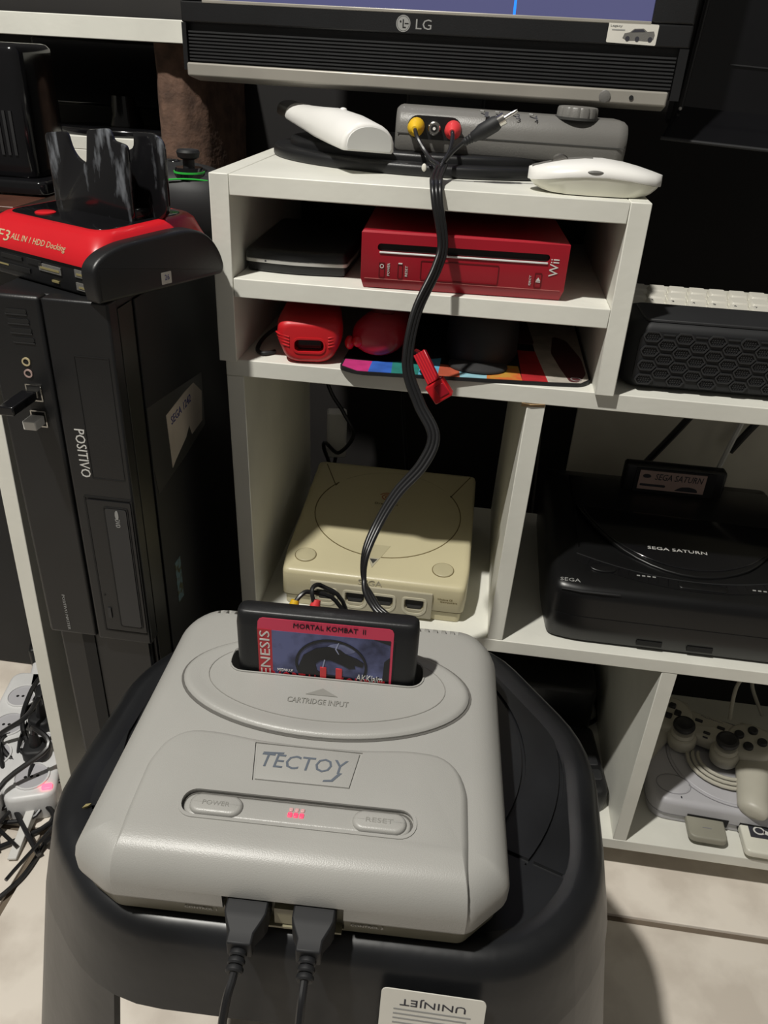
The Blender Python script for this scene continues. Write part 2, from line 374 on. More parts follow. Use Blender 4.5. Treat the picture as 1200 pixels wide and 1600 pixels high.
# ------------------------------------------------------------------ black plastic stool
SX, SY, SZ = 143, -235, 356
st = thing('plastic_stool', 'black moulded plastic stool carrying the grey console', 'stool', (SX,SY,FL))
H = SZ-FL
ORAW = [(-106,-154),(124,-146),(167,-92),(169,22),(98,118),(-98,124),(-164,45),(-170,-95)]
oct_ = rin(ORAW, 34, 0, 5)
def oring(out, z):
    return [(x,y,z) for x,y in rin(ORAW, 34, -out, 5)]
NZ = len(oct_)
top = M(); top.loft([oring(-22,H-3), oring(-14,H), oring(-7,H-1), oring(-2,H-5), oring(1,H-12), oring(5,H-30), oring(11,H-56), oring(8,H-56), oring(2,H-30), oring(-4,H-14), oring(-24,H-9)], False, False)
top.build('rim', stool_m, st, 50)
seat = M().prism(rin(ORAW,34,20,5), H-8, H-2.6).build('seat', stool_m, st)
def sector(r0, r1, a0, a1):
    A = [math.radians(a) for a in range(a0, a1+1, 4)]
    return [(r1*math.cos(a), -2+r1*.98*math.sin(a)) for a in A]+[(r0*math.cos(a), -2+r0*.98*math.sin(a)) for a in A[::-1]]
cut(seat, M().prism(sector(143.5,146.5,-34,214), H-5, H))
cut(seat, M().prism(sector(119,121.6,-34,214), H-5, H))
for sg in (-1,1): cut(seat, M().prism([(sg*100,-72),(sg*146,-88),(sg*146,-85),(sg*101,-69.4)], H-5, H))
# four flared corner legs
def leg(i0, i1):
    m = M(); n = i1-i0+1; idx = [(i0+k) % NZ for k in range(n)]
    def row(out, z): P = oring(out, z); return [P[i] for i in idx]
    rows = []
    for t in range(7):
        f = t/6; z = (H-56)*(1-f)
        a = row(11+62*f, z); b = row(6+62*f, z); rows.append(a+b[::-1])
    m.loft(rows); m.build('leg', stool_m, st, 45)
per = 6
for a in (1,3,5,7):       # pairs of outline corners make the chamfered leg
    i0 = ((a+0)*per) % NZ; leg(i0+2, i0+2*per-3)
# scuffs and sticker
o_ = Vector((73,-160,H-36)); X = Vector((1,.02,-.0)); Y = Vector((0,-.23,-.97)).normalized(); Z = Vector((0,-.97,.23))
# printed upside down as in the place: its foot points to the seat
lb = M().prism(rrect(-27,27,-22,22,3),0,.6).map(lambda x,y,z: o_+X*x-Y*y+Z*z).build('maker_label', paper, st)
text('label_lettering', 'UNINJET', 34, 5.5, ink, lb, o_+Z*.6-Y*15, (-1,-.02,0), (Y.x,Y.y,Y.z), .2)
for k in range(4): M().prism([(-20,-.5),(20-k*2,-.5),(20-k*2,.5),(-20,.5)],.5,.75).map(lambda x,y,z: o_+X*x-Y*(y+9.5-k*3.0)+Z*z).build('label_small_print', print_g, lb)
text('label_mark_lettering', 'up', 10, 6, ink, lb, o_+Z*.6-Y*(-7)+X*(-8), (-1,-.02,0), tuple(Y), .2)
M().prism(roundpoly([(-5,-5),(5,-5),(6,2),(0,5),(-6,2)],2),0,.3).map(lambda x,y,z: o_+Z*(.6+z)+X*(x-20)-Y*(y-7)).build('label_red_mark', redrca, lb)
def scuffring(cx, cy, z, a, b):
    m = M(); pts = [(cx+a*math.cos(t)+random.uniform(-.6,.6), cy+b*math.sin(t)+random.uniform(-.4,.4)) for t in [2*math.pi*k/22 for k in range(22)]]
    return ring(m, pts, 1.0, z-.4, z+.25)
m = scuffring(121,-129,H-5,7.5,3.4).build('scuff_mark', scuff, st)
M().prism([(-146,-88),(-143,-86),(-142,-84),(-145,-85)],H-1.5,H-.2).build('paint_speck', gold, st)

# ------------------------------------------------------------------ grey cartridge console
GT = .03; GYAW = .043
gen = thing('grey_game_console', 'silver grey cartridge game console sitting on the black stool', 'game console', (25.4,-385.9,356.8), GYAW, GT)
W, D = 224, 212
GRAW = [(19,0),(204,0),(225,20),(222,192),(206,212),(18,212),(1,192),(-4,13)]
def gr_(d, z, dy=0): return [(x,y,z) for x,y in rin(GRAW,[5,5,5,12,12,12,12,5],d)]
M().loft([gr_(6,1),gr_(5,2),gr_(3.5,11),gr_(3,17.5)]).build('lower_shell', gen_low, gen)
up = M().loft([gr_(1.2,17),gr_(.3,18.2),gr_(0,20),gr_(0,28),gr_(.8,32.5),gr_(2.8,37),gr_(6,41),gr_(10,44),gr_(15,45.7),gr_(20,46)]).build('upper_shell', gen_grey, gen, 50)
# hood: raised front panel, rolling down over the front edge
def hood(fy, ins, z):
    P = [(23+ins*.6,fy),(201-ins*.6,fy),(201.5-ins,30),(201-ins,62),(197-ins*.8,77-ins*.4),(186,87-ins),(168,88.5-ins),(140,85-ins),(111,84-ins),(82,85-ins),(54,88.5-ins),(38,88-ins),(26+ins*.8,78-ins*.4),(21.5+ins,62),(21.5+ins,30)]
    return [(x,y,z) for x,y in roundpoly(P,[.5,.5,4,4,7,8,8,8,8,8,8,8,7,4,4],3)]
hd = M().loft([hood(-.3,-2.5,20),hood(-.4,-2.5,30),hood(.2,-2.2,35),hood(1.8,-1.5,40),hood(4.5,-.8,44.2),hood(8,.4,47.4),hood(11.5,1.6,49.2),hood(16,3,50.2),hood(22,4.6,50.6)]).build('front_hood', gen_grey, gen, 50)
cut(hd, M().slab(rrect(48.5,173,28.6,45.6,8.2,6),47.6,55,0,0).prism([(78.5,81),(140.8,81),(137.2,55),(82.6,54.6)][::-1],49.4,55))
cut(up, M().box(79,141,-6,9,4,29.5).prism(rrect(47,172,139,164,10,5),20,60))
cut(hd, M().box(79,141,-6,9,4,29.5))
vs = M()
for k in range(29): vs.box(24+k*6, 27.2+k*6, 197, 209, 41, 60)
cut(up, vs)
low = [c for c in gen.children if c.name.startswith('lower_shell')][0]
cut(low, M().box(79,141,-6,7,4,29.5))
M().box(79.5,140.5,6.5,8.5,4,29).build('port_panel', gen_low, gen)
portm = mat('olive_port_plastic', (.24,.22,.14), .4)
M().box(80,140,1,6.5,4.5,6).build('port_floor', portm, gen)
M().box(105,115,2,6.6,7,20).build('port_divider', portm, gen)
# raised oval around the slot
ov = M()
E1 = ellipse(111,136,91,44,64)
ov.loft([[(x,y,44) for x,y in E1],[(x,y,47.4) for x,y in E1],[(x,y,48.6) for x,y in inset(E1,1)],[(x,y,49.2) for x,y in inset(E1,2.4)],[(x,y,49.3) for x,y in inset(E1,4.5)],[(x,y,48.4) for x,y in inset(E1,9)],[(x,y,48.0) for x,y in inset(E1,14)]])
ovo = ov.build('slot_oval', gen_grey, gen, 50)
cut(ovo, M().prism(rrect(47,172,139.5,164,10,5),20,60))
gv = M(); ring(gv, ellipse(111,136,92.6,45.6,64), 1.4, 45.6, 46.4); gv.build('oval_groove', gen_dark, gen)
gv = M(); ring(gv, ellipse(111,138.5,76,35,64), .5, 47.6, 48.45); gv.build('inner_oval_line', gen_emb, gen)
gv = M(); ring(gv, rrect(46,173,138.5,165,10,5), .9, 47.5, 48.9); gv.build('slot_rim', gen_grey, gen)
M().box(50,169,141,163,8,20).build('slot_floor', void, gen)
# arrow, words, plate, switch bar
M().prism([(100,124.5),(120,124.5),(110,130.5)],47.5,48.5).build('arrow_mark', gen_emb, gen)
text('slot_lettering', 'CARTRIDGE INPUT', 38, 4.4, gen_emb, gen, (108.5,119,48.2), (1,0,0), (0,1,0), .3)
plate = M().slab([(80,80),(139.2,80),(136,56.2),(83.8,55.8)][::-1],49.3,50.5,0,.4,2).build('name_plate', gen_grey, gen)
text('plate_lettering', 'TECTOY', 49, 9.6, gen_text, plate, (108.5,69.2,50.5), (1,0,0), (.12,1,0), .25)
M().prism([(84.6,74.6),(96.5,75.4),(96.2,74.2),(85.6,73.6)][::-1],50.5,50.75).build('plate_flourish', gen_text, plate)
M().prism([(129,65),(131,65),(126.4,58.8),(121,58.2),(121.4,59.4),(125.4,60)][::-1],50.5,50.75).build('plate_flourish', gen_text, plate)
gv = M(); ring(gv, rrect(47.3,174.2,27.4,46.8,9.3,6), 1.8, 50, 51.3); gv.build('switch_bar_rim', gen_grey, gen, 50)
gv = M(); ring(gv, rrect(49.2,172.3,29.2,45,7.6,6), .8, 47.4, 48.1); gv.build('switch_bar_groove', gen_dark, gen)
M().slab(rrect(50.2,171.4,30.2,44,6.6,5),47.2,49.2,0,1.6).build('switch_bar_bridge', gen_grey, gen)
for cx,s in ((67.6,'POWER'),(154.6,'RESET')):
    gv = M(); ring(gv, rrect(cx-15.2,cx+15.2,29.8,43.8,6.6,6), 1.0, 47.5, 48.6); gv.build('button_gap', gen_dark, gen)
    bt = M().slab(rrect(cx-14.3,cx+14.3,30.7,42.9,6,6),47.2,51.6,0,2.2,3).build('button', gen_grey, gen, 50)
    text('button_lettering', s, 14.5, 2.8, gen_emb, bt, (cx,36.8,51.5), (1,0,0), (0,1,0), .25)
for k in range(3):
    M().slab(rrect(106+k*3.1,108.4+k*3.1,34.6,37.4,.5,2),49,50,0,.3).build('lamp_window', ledred, gen)
    M().slab(rrect(106.2+k*3.1,108.4+k*3.1,38.2,40.4,.5,2),49,49.8,0,.3).build('lamp_window', ledpale, gen)
text('port_lettering', 'CONTROL 1', 17, 2.0, print_w, gen, (66,3.0,11.2), (1,0,0), (0,-.1,1), .25)
text('port_lettering', 'CONTROL 2', 17, 2.0, print_w, gen, (153,3.0,11.2), (1,0,0), (0,-.1,1), .25)
for x in (30,190):
    M().lathe([(7,-.6),(7,2)],(x,25,0),16).build('rubber_foot', blackm, gen)
    M().lathe([(7,-6.2),(7,2)],(x,185,0),16).build('rubber_foot', blackm, gen)

# ------------------------------------------------------------------ black game cartridge in the slot
ct = thing('game_cartridge', 'black game cartridge with red and blue printed label standing in the grey console', 'cartridge', (0,0,0))
def gw(x,y,z):   # console frame to world
    a = GYAW; yy = y*math.cos(GT)-z*math.sin(GT); zz = z*math.cos(GT)+y*math.sin(GT)
    return (25.4+x*math.cos(a)-yy*math.sin(a), -385.9+x*math.sin(a)+yy*math.cos(a), 356.8+zz)
ct.location = Vector(gw(110,151,20))*K; ct.rotation_euler = (GT,0,GYAW)
body = M()
P = roundpoly([(-57.5,-9.5),(57.5,-9.5),(57.5,9.5),(-57.5,9.5)],[7,7,7,7],4)
def csec(sx, sy, z): return [(x*sx,y*sy,z) for x,y in P]
body.loft([csec(.98,.96,0),csec(1,1,8),csec(1,1,64),csec(.99,.70,71),csec(.97,.60,72.6),csec(.94,.52,73.2)]).build('shell', black, ct, 40)
M().box(-44,43,-9.9,-9,-2,63.5).build('label_recess', blackm, ct)
lbl = M().prism([(-43,0),(42,0),(42,64),(42,68.5),(41,70.2),(39,71),(-40,71),(-42,70.2),(-43,68.5),(-43,64)],0,.3).map(lambda x,y,z:(x,-9.9-z,y) if y < 64 else (x,-9.9-z+(y-64)*.40,64+(y-64)*.92)).build('label', mkred, ct)
fx = lambda n,p,m_,d=.45: flat(n, p, m_, lbl, (0,-9.9,0), (1,0,0), (0,0,1), d)
fx('label_side_band', [(-43,0),(-34,0),(-34,64),(-43,64)], mkred2)
fx('label_picture', [(-34,0),(40.4,0),(40.4,63.5),(-34,63.5)], mkblue, .45)
fx('label_dark_ground', [(-34,0),(40.4,0),(40.4,24),(34,33),(20,27),(-6,27),(-22,30),(-34,27)], mkblk, .5)
fx('label_dark_corner', [(40.4,60),(30,63.5),(40.4,63.5)], mkblk, .55); fx('label_dark_edge', [(36,24),(40.4,24),(40.4,50),(37,46)], mkblk, .55)
rgm = M(); ring(rgm, ellipse(3.5,39,23,21.5,48), 1.6, .5, .8); rgm.map(lambda x,y,z:(x,-9.9-z,y)).build('emblem_ring', mkblk, lbl)
drg = [(-16,22),(-17.5,36),(-14,46),(-6,52.5),(2,54.5),(9,53),(13,49.5),(20,46.5),(24,43.5),(23.5,40),(18,41),(19,38.4),(15,37.6),(9,41),(3,43.5),(-3,43),(-6.5,39.5),(-5.5,34),(-1,31),(8,30.6),(17,30),(22,26),(20,21),(4,19)]
fx('emblem_figure', drg, mkblk, .75)
for pl in ([(8,59),(8.7,59.2),(6.8,53),(8.6,49),(7.9,49.2),(5.9,53)],[(-1,43.6),(-.2,43.6),(-1.4,37),(-.2,32),(-.9,32),(-2.2,37)]): fx('lightning_print', pl, mkbolt, .78)
fx('cloud_print', ellipse(10,53.5,9,4,20), mat('label_cloud',(.20,.22,.36),.35,col2=(.10,.11,.22),vs=90), .56)
text('title_lettering', 'MORTAL KOMBAT  II', 45, 3.0, mkblk, lbl, (2,-8.75,67.6), (1,0,0), (0,.40,.92), .4)
text('side_lettering', 'GENESIS', 46, 6.4, print_w, lbl, (-38.6,-10.2,39.5), (0,0,1), (-1,0,0), .35)
text('maker_lettering', 'MIDWAY', 10, 2.2, print_w, lbl, (-26,-10.3,31.3), (1,0,0), (0,0,1), .4)
text('publisher_lettering', 'AKKlaim', 17, 5, print_w, lbl, (28,-10.3,31), (1,0,0), (0,0,1), .45, .12)
text('game_lettering', 'MORTAL', 30, 11, mkred2, lbl, (-19,-10.3,24.4), (1,0,0), (0,0,1), .45); text('game_lettering', 'KOMBAT', 30, 11, mkred2, lbl, (23,-10.3,24.4), (1,0,0), (0,0,1), .45)
text('game_numeral', 'II', 14, 20, redrca, lbl, (3.5,-10.3,27), (1,0,0), (0,0,1), .7)

# ------------------------------------------------------------------ controller leads plugged into the front, and leads at the rear
for i,(px,lb_) in enumerate(((92.5,'left black controller plug and lead in the front of the grey console'),(126.5,'right black controller plug and lead in the front of the grey console'))):
    t = thing('controller_lead', lb_, 'cable', gw(px,4,20), GYAW, GT, group='controller leads in the grey console')
    def sec(y, hw, z0, z1): return [(-hw,y,z0),(hw,y,z0),(hw,y,z1),(-hw,y,z1)]
    M().loft([sec(2,10.6,-8.5,8),sec(-10,10.6,-8.5,8),sec(-13,9.5,-8,7.6),sec(-19,6.4,-6,6),sec(-25,6.2,-5.6,5.6)]).build('plug', blackm, t, 30, .9, 2)
    r = M()
    for k in range(3): r.lathe([(3.9,0),(4.4,.8),(4.4,2.2),(3.7,3)],(0,-25-k*3.6,-.6-k*.4),12,(0,-1,-.12))
    r.build('strain_relief', blackm, t)
    sx = -1 if i == 0 else 0
    M().tube([(0,-22,0),(0,-36,-2),(sx*1.5,-46,-8),(sx*3,-58,-30),(sx*8,-68,-90),(sx*14-10,-60,-220),(-30,-40,-370),(-20+60*i,20,-405),(60+40*i,60,-411)],2.1,10,6).build('cable', cable_m, t)
t = thing('rear_av_lead', 'yellow and red tipped lead emerging behind the grey console', 'cable', (0,0,0))
a = Vector(gw(72,216,30)); b = Vector(gw(88,216,32))
for p, m_, nm in ((a,yelrca,'yellow_plug'),(b,redrca,'red_plug')):
    M().lathe([(4.2,-12),(4.6,-6),(4.6,6),(3,14)],(p.x,p.y+2,p.z-1),14,(.15,.5,.86)).build(nm, m_, t)
M().tube([(a.x+1,a.y+6,a.z+8),(a.x+6,a.y+12,a.z+14),(b.x-4,b.y+16,b.z+12),(b.x+14,b.y+22,b.z+2),(b.x+30,b.y+24,b.z-40),(b.x+20,b.y+60,b.z-150)],1.7,8,5).build('cable', cable_m, t)
M().tube([(b.x+1,b.y+6,b.z+8),(b.x-2,b.y+12,b.z+18),(b.x+4,b.y+22,b.z+14),(b.x+22,b.y+26,b.z-10),(b.x+30,b.y+40,b.z-120)],1.7,8,5).build('cable', cable_m, t)
# ------------------------------------------------------------------ cream disc console (left compartment)
dc = thing('cream_disc_console', 'yellowed cream disc game console in the white shelf compartment', 'game console', (31.5,17,262))
DRAW = [(3,0),(187,0),(190,30),(189,196),(1,196),(0,30)]; DR = [6,6,10,6,6,10]; dout = rin(DRAW,DR,0,3)
M().slab(rin(DRAW,DR,3,3),0,13,2,0).build('lower_shell', cream, dc)
def dz(y): return 44+26*min(1,max(0,y/195))
def dring(d, zf): return [(x,y,zf(y)) for x,y in rin(DRAW,DR,d,3)]
M().loft([dring(1,lambda y:13.4),dring(0,lambda y:14.5),dring(0,lambda y:dz(y)-5),dring(1,lambda y:dz(y)-2),dring(3,lambda y:dz(y)-.4),dring(7,lambda y:dz(y))]).build('upper_shell', cream, dc, 45)
gv = M(); ring(gv, inset(dout,.6), .7, 13.0, 14.2); gv.build('seam', creamline, dc)
def ontop(m, h=.25): return m.map(lambda x,y,z: (x,y,dz(y)+z))
C0 = (95.5,108); CR = 80
arc = [(C0[0]+CR*math.cos(math.radians(a)), C0[1]+75*math.sin(math.radians(a))) for a in range(142,400,6)]
ln_ = M()
def line_on(m, pts, w_, h=.3):
    for k in range(len(pts)-1):
        a, b = Vector(pts[k]), Vector(pts[k+1]); d = (b-a).normalized(); n = Vector((-d.y,d.x))*w_/2; a = a-d*.2; b = b+d*.2
        m.hexa([(*(a-n),-.3),(*(b-n),-.3),(*(b+n),-.3),(*(a+n),-.3),(*(a-n),h),(*(b-n),h),(*(b+n),h),(*(a+n),h)])
line_on(ln_, arc, 1.1)
line_on(ln_, [arc[0],(30,148),(12,188)], 1.0); line_on(ln_, [arc[-1],(162,148),(182,190)], 1.0)
ontop(ln_).build('lid_seam', creamline, dc)
l2 = M(); line_on(l2, [(C0[0]+CR*math.cos(math.radians(a)), C0[1]+75*math.sin(math.radians(a))) for a in range(44,140,6)], .6, .15); ontop(l2).build('lid_ridge', cream2, dc)
for cx, lab_ in ((22,'power_button'),(163,'open_button')):
    b_ = ontop(M().slab(ellipse(cx,24.5,10.5,10,28),-.5,1.2,0,.8)).build(lab_, cream2, dc)
    q = M(); ring(q, ellipse(cx,24.5,11.2,10.7,28), .7, -.3, .35); ontop(q).build('button_gap', creamline, dc)
ontop(M().prism([(77,52),(106,52),(91.5,16)][::-1],-.4,.35)).build('triangle_panel', cream2, dc)
ontop(M().prism([(85.5,31),(97.5,31),(91.5,16)][::-1],-.4,.6)).build('lamp_lens', dcgrey, dc)
ontop(M().prism([(87.5,29),(95.5,29),(91.8,22)][::-1],-.4,.75)).build('lamp_shade', boxdark, dc)
sw = M()
for k in range(34):
    a0 = .45*k; r0 = .9+.20*k; a1 = a0+.45; r1 = r0+.2
    p = [(92+(r0-.6)*math.cos(a0)*1.25,136+(r0-.6)*math.sin(a0)),(92+(r0+.6)*math.cos(a0)*1.25,136+(r0+.6)*math.sin(a0)),(92+(r1+.6)*math.cos(a1)*1.25,136+(r1+.6)*math.sin(a1)),(92+(r1-.6)*math.cos(a1)*1.25,136+(r1-.6)*math.sin(a1))]
    sw.prism(p,-.2,.3)
ontop(sw).build('swirl_mark', mat('orange_brown_print',(.36,.13,.06),.5), dc)
text('lid_lettering', 'Dreamcast', 26, 3.2, creamline, dc, (92,123,dz(123)), (1,0,0), (0,1,.13), .25)
text('front_lettering', 'SEGA', 24, 6.5, dcgrey, dc, (92.5,0,39), (1,0,0), (0,0,1), .3)
fp = M().box(32,156,-2.5,6,4,35).build('port_plate', dcgrey, dc, 30, 1.2)
holes = M()
PX = (48,78,107,138)
for x in PX: holes.prism(rrect(x-9.5,x+9.5,14,27,4,3),-8,4)
cut(fp, holes.map(lambda x,y,z:(x,z,y)))
for x in PX:
    q = M(); ring(q, roundpoly([(x-12.5,29),(x-12.5,14),(x-7,8),(x+7,8),(x+12.5,14),(x+12.5,29)],4,3), 2.4, 0, .9)
    pr_ = q.map(lambda a,b,c:(a,-2.5-c,b)).build('port_ring', dcport, dc)
    M().prism(roundpoly([(x-9,27),(x-9,17),(x-4,13.5),(x+4,13.5),(x+9,17),(x+9,27)],2,2),0,1).map(lambda a,b,c:(a,.5-c,b)).build('port', void, dc)
    M().box(x-7,x+7,-1.2,.6,15,18.5).build('port_tongue', darkgrey, dc)
for k in range(2): text('front_note', ['Windows CE','Compatible'][k], [15,17][k], 2.2, creamline, dc, (168+k*4,0,29-k*3.2), (1,0,0), (0,0,1), .25)
for x in (20,170): M().box(x-8,x+8,20,36,-.2,2).build('foot', blackm, dc)

# ------------------------------------------------------------------ black disc console (right compartment)
sa = thing('black_disc_console', 'large black disc game console with memory cartridge on the middle shelf', 'game console', (297,10,262))
SRAW = [(4,6),(30,0),(230,0),(256,6),(260,60),(258,228),(2,228),(0,60)]; SR = [10,20,20,10,20,8,8,20]; so = rin(SRAW,SR,0)
def sz_(y): return 66+14*min(1,max(0,(y-8)/90))
M().loft([[(x,y+2,0) for x,y in inset(so,4)],[(x,y,4) for x,y in inset(so,2)],[(x,y-2,26) for x,y in so],[(x,y-2,34) for x,y in inset(so,.5)]]).build('lower_shell', sat_blk, sa, 45)
def sr(d, zf): return [(x,y,zf(y)) for x,y in rin(SRAW,SR,d)]
M().loft([sr(-1,lambda y:33),sr(-1,lambda y:36),sr(-1,lambda y:sz_(y)-12),sr(.5,lambda y:sz_(y)-6),sr(3.5,lambda y:sz_(y)-2),sr(8,lambda y:sz_(y)),sr(30,lambda y:sz_(y)+.5)]).build('upper_shell', sat_blk, sa, 45)
def osat(m): return m.map(lambda x,y,z:(x,y,sz_(y)+z))
lid = M(); cxs, cys = 140,118
lp = [(30,60)]+[(140+115*math.cos(math.radians(a)),190+158*math.sin(math.radians(a))) for a in range(200,341,7)]+[(252,70),(252,205),(30,205)]
osat(M().slab(lp,-.5,3,0,1.6,3)).build('lid', sat_blk, sa, 45)
osat(M().slab([(140+104*math.cos(math.radians(a)),150+110*math.sin(math.radians(a))) for a in range(190,351,6)],2.6,4.6,0,1)).build('lid_arc', blackg, sa)
bw = M(); line_on(bw, [(30+ (252-30)*t/24, 20+24*(2*t/24-1)**2) for t in range(25)], 12, .6); osat(bw).build('button_panel', blackg, sa)
l3 = M(); line_on(l3, [(28+ (252-28)*t/24, 27+24*(2*t/24-1)**2) for t in range(25)], .8, .9); osat(l3).build('panel_edge', darkgrey, sa)
for cx, cy in ((52,32),(228,30)): osat(M().slab(ellipse(cx,cy,13,6,24),.2,2.4,0,1.2)).build('button', sat_blk, sa)
osat(M().slab(rrect(122,168,16,25,4,3),.2,1.8,0,1)).build('lid_button', sat_blk, sa)
for k in range(4): osat(M().box(84+k*5,87+k*5,27,28.4,.4,1.0)).build('panel_print', print_g, sa)
for k in range(4): osat(M().box(192+k*5,195+k*5,24,25.4,.4,1.0)).build('panel_print', print_g, sa)
text('lid_lettering', 'SEGA SATURN', 58, 4.2, print_w, sa, (127,66,sz_(66)+4.6), (1,0,0), (0,1,.15), .35)
text('corner_lettering', 'SEGA', 19, 4.4, print_g, sa, (20,12,sz_(12)-.2), (1,0,0), (0,.97,.2), .5)
M().tube([(12,3.5,61.5),(30,0,62.5),(50,-1,63.5),(66,-1,64)],[.5,.9,.9,.4],8).build('front_ridge', darkgrey, sa)
fs = M()
for x in (92,140): 
    M().box(x,x+24,-.6,4,8,13).build('front_slot', void, sa); M().tube([(x,.2,8),(x+24,.2,8)],.7,6).build('slot_lip', darkgrey, sa)
for x in (30,160,228): M().box(x,x+10,6,20,-.2,3).build('foot', paper, sa)
mc_ = thing('memory_cartridge', 'black memory cartridge with pale pink label in the black console', 'cartridge', (297,10,262))
M().slab(roundpoly([(86,182),(196,182),(196,198),(86,198)],4,3),80,115,0,4).build('shell', sat_blk, mc_)
MF = [(96,204.6,0)]
M().box(98,184,180.4,183,83,112).build('label_recess', black, mc_)
pk = M().box(102,174,179.6,181,87,110).build('label', pinkpaper, mc_)
text('label_lettering', 'SEGA SATURN', 52, 7.5, ink, pk, (145,179.6,103.5), (1,0,0), (0,0,1), .3, .2)
M().prism(rrect(-14,14,-1.4,1.4,1.3),0,.3).map(lambda x,y,z:(118+x,179.6-z,92.5+y)).build('label_pill', ink, pk)
M().prism(ellipse(0,0,4.5,2.4,16),0,.3).map(lambda x,y,z:(110+x,179.6-z,103.5+y)).build('label_globe', ink, pk)
M().prism(roundpoly([(-13,-3),(13,-3),(11,1),(3,3),(-6,2)],2),0,.3).map(lambda x,y,z:(155+x,179.6-z,91.5+y)).build('label_picture', ink, pk)

# ------------------------------------------------------------------ pale disc console, pad and memory cards (bottom compartment)
ps = thing('pale_disc_console', 'pale lavender grey disc console on the bottom shelf under a gamepad', 'game console', (459,36,-3), -.045)
po = roundpoly([(0,0),(193,0),(193,144),(0,144)],[26,26,30,30],6)
M().slab(inset(po,3),0,14,3,0).slab(po,12,36,3,7,4).build('shell', psgrey, ps, 45)
q = M(); ring(q, inset(po,-.15), .8, 14,15.2); q.build('seam', psline, ps)
q = M(); ring(q, ellipse(98,76,72,70,60), .9, 35.6,36.5); q.build('lid_seam', psline, ps)
M().slab(ellipse(98,76,68,66,60),35.4,37.6,0,1.5).build('lid', psgrey, ps)
q = M(); ring(q, ellipse(28,26,20,15,32), .7, 35.6,36.4); q.build('button_seam', psline, ps); M().slab(ellipse(28,26,18.5,13.6,32),35.4,36.6,0,.8).build('power_button', psgrey, ps)
M().box(34,35.4,6.5,9.4,35.2,36.3).build('lamp', ink, ps)
text('lid_lettering', 'PS one', 24, 4.2, psline, ps, (112,26,37.5), (1,0,0), (0,1,0), .25)
for x in (44,102): M().box(x,x+46,-.4,4,8,20).build('card_slot', void, ps)
c1 = thing('memory_card', 'grey memory card plugged into the pale console', 'memory card', (501,6,-3), -.03)
M().slab(roundpoly([(0,0),(42,0),(42,52),(0,52)],[9,7,1,1],4),8.5,17,1.2,2).build('shell', mcgrey, c1)
M().box(16,26,14,15,16.9,17.3).build('grip_line', psline, c1)
c2 = thing('memory_card', 'white memory card with black printed label plugged into the pale console', 'memory card', (560,-4,-3), -.03)
M().slab(roundpoly([(0,0),(42,0),(42,56),(0,56)],[7,7,1,1],4),8.5,17.5,1.2,2).build('shell', ivory, c2)
cl = M().box(9,36,20,42,17.3,17.8).build('label', ink, c2)
M().prism(ellipse(20,30,6.5,5.5,20),17.7,18).build('label_print', print_w, cl)
M().prism(ellipse(20,30,4.6,3.7,20),17.9,18.1).build('label_print', ink, cl); M().box(14,31,37.5,40.6,17.7,18.0).build('label_print', print_g, cl)
M().prism([(24,27),(32,24),(33,29),(26,32)],17.7,18).build('label_print', print_w, cl)

gp = thing('gamepad', 'yellowed grey gamepad with two thumbsticks lying on the pale console', 'gamepad', (536,128,53), -.44, .13, -.08)
# one continuous body: wings, bridge and two grips
bd = M()
bd.slab(roundpoly([(-40,-14),(40,-14),(40,24),(-40,24)],6,3),-11,9,4,5)
for s in (-1,1):
    bd.slab(ellipse(s*47,6,27,27,32),-12,12,5,6)
    bd.slab(ellipse(s*25,-18,17,17,28),-12,8,5,5)
    bd.loft([[(s*(52+f*19)+(20.5-3.5*f)*math.cos(a)*(1 if f<.95 else (.8 if f<.99 else .4)),4-f*84,-6-f*4+(13-1.5*f)*math.sin(a)*(1 if f<.95 else (.8 if f<.99 else .4))) for a in [2*math.pi*k/18 for k in range(18)]] for f in (0,.2,.4,.6,.8,.93,.985,1.0)])
    bd.slab(rrect(s*47-17,s*47+17,26,36,4,3),-6,6,3,4)
bd.build('body', psctrl, gp, 50)
for s in (-1,1):
    k_ = M().lathe([(13,6),(14,10),(12,13),(8,14)],(s*25,-18,0),24).build('stick_ring', psctrl, gp)
    M().lathe([(5,10),(6,18),(12,19.5),(13,22),(12.4,25),(9.5,26.2),(6,25.2)],(s*25,-18,0),28).build('thumbstick', stickm, gp)
for a in range(4):
    t_ = math.radians(90*a)
    pts = [(-4.2,5),(4.2,5),(4.2,11),(3,13),(-3,13),(-4.2,11)]
    M().slab(roundpoly([(-47+x*math.cos(t_)-y*math.sin(t_),6+x*math.sin(t_)+y*math.cos(t_)) for x,y in pts],1,2),11,15,0,1.2).build('direction_key', stickm, gp)
    M().lathe([(5.6,11),(5.6,15),(4.6,16.2)],(47+13*math.cos(t_),6+13*math.sin(t_),0),18).build('action_button', stickm, gp)
for x,y in ((-13,9),(13,9)): M().slab(rrect(x-4.5,x+4.5,y-2,y+2,1,2),8.5,11,0,.8).build('menu_button', stickm, gp)
M().slab(rrect(-4,4,-8,-4,1,2),8.5,10.5,0,.8).build('mode_button', stickm, gp)
M().slab(rrect(-3,3,-14,-12,.8,2),8.5,9.6,0,.4).build('mode_lamp', ink, gp)
text('pad_lettering', 'PlayStation', 26, 3, psline, gp, (0,18,9), (1,0,0), (0,1,0), .3)
lo_ = thing('gamepad_cable', 'coiled grey cable tucked under the gamepad', 'cable', (0,0,0))
for k in range(3):
    M().tube([(556+math.cos(t)*(36+k*6)*.95, 98+math.sin(t)*(28+k*5.4), 40+(2-k)*1.6) for t in [math.pi*(.9+1.15*i/16) for i in range(17)]],2.3,8).build('coil', psctrl, lo_)
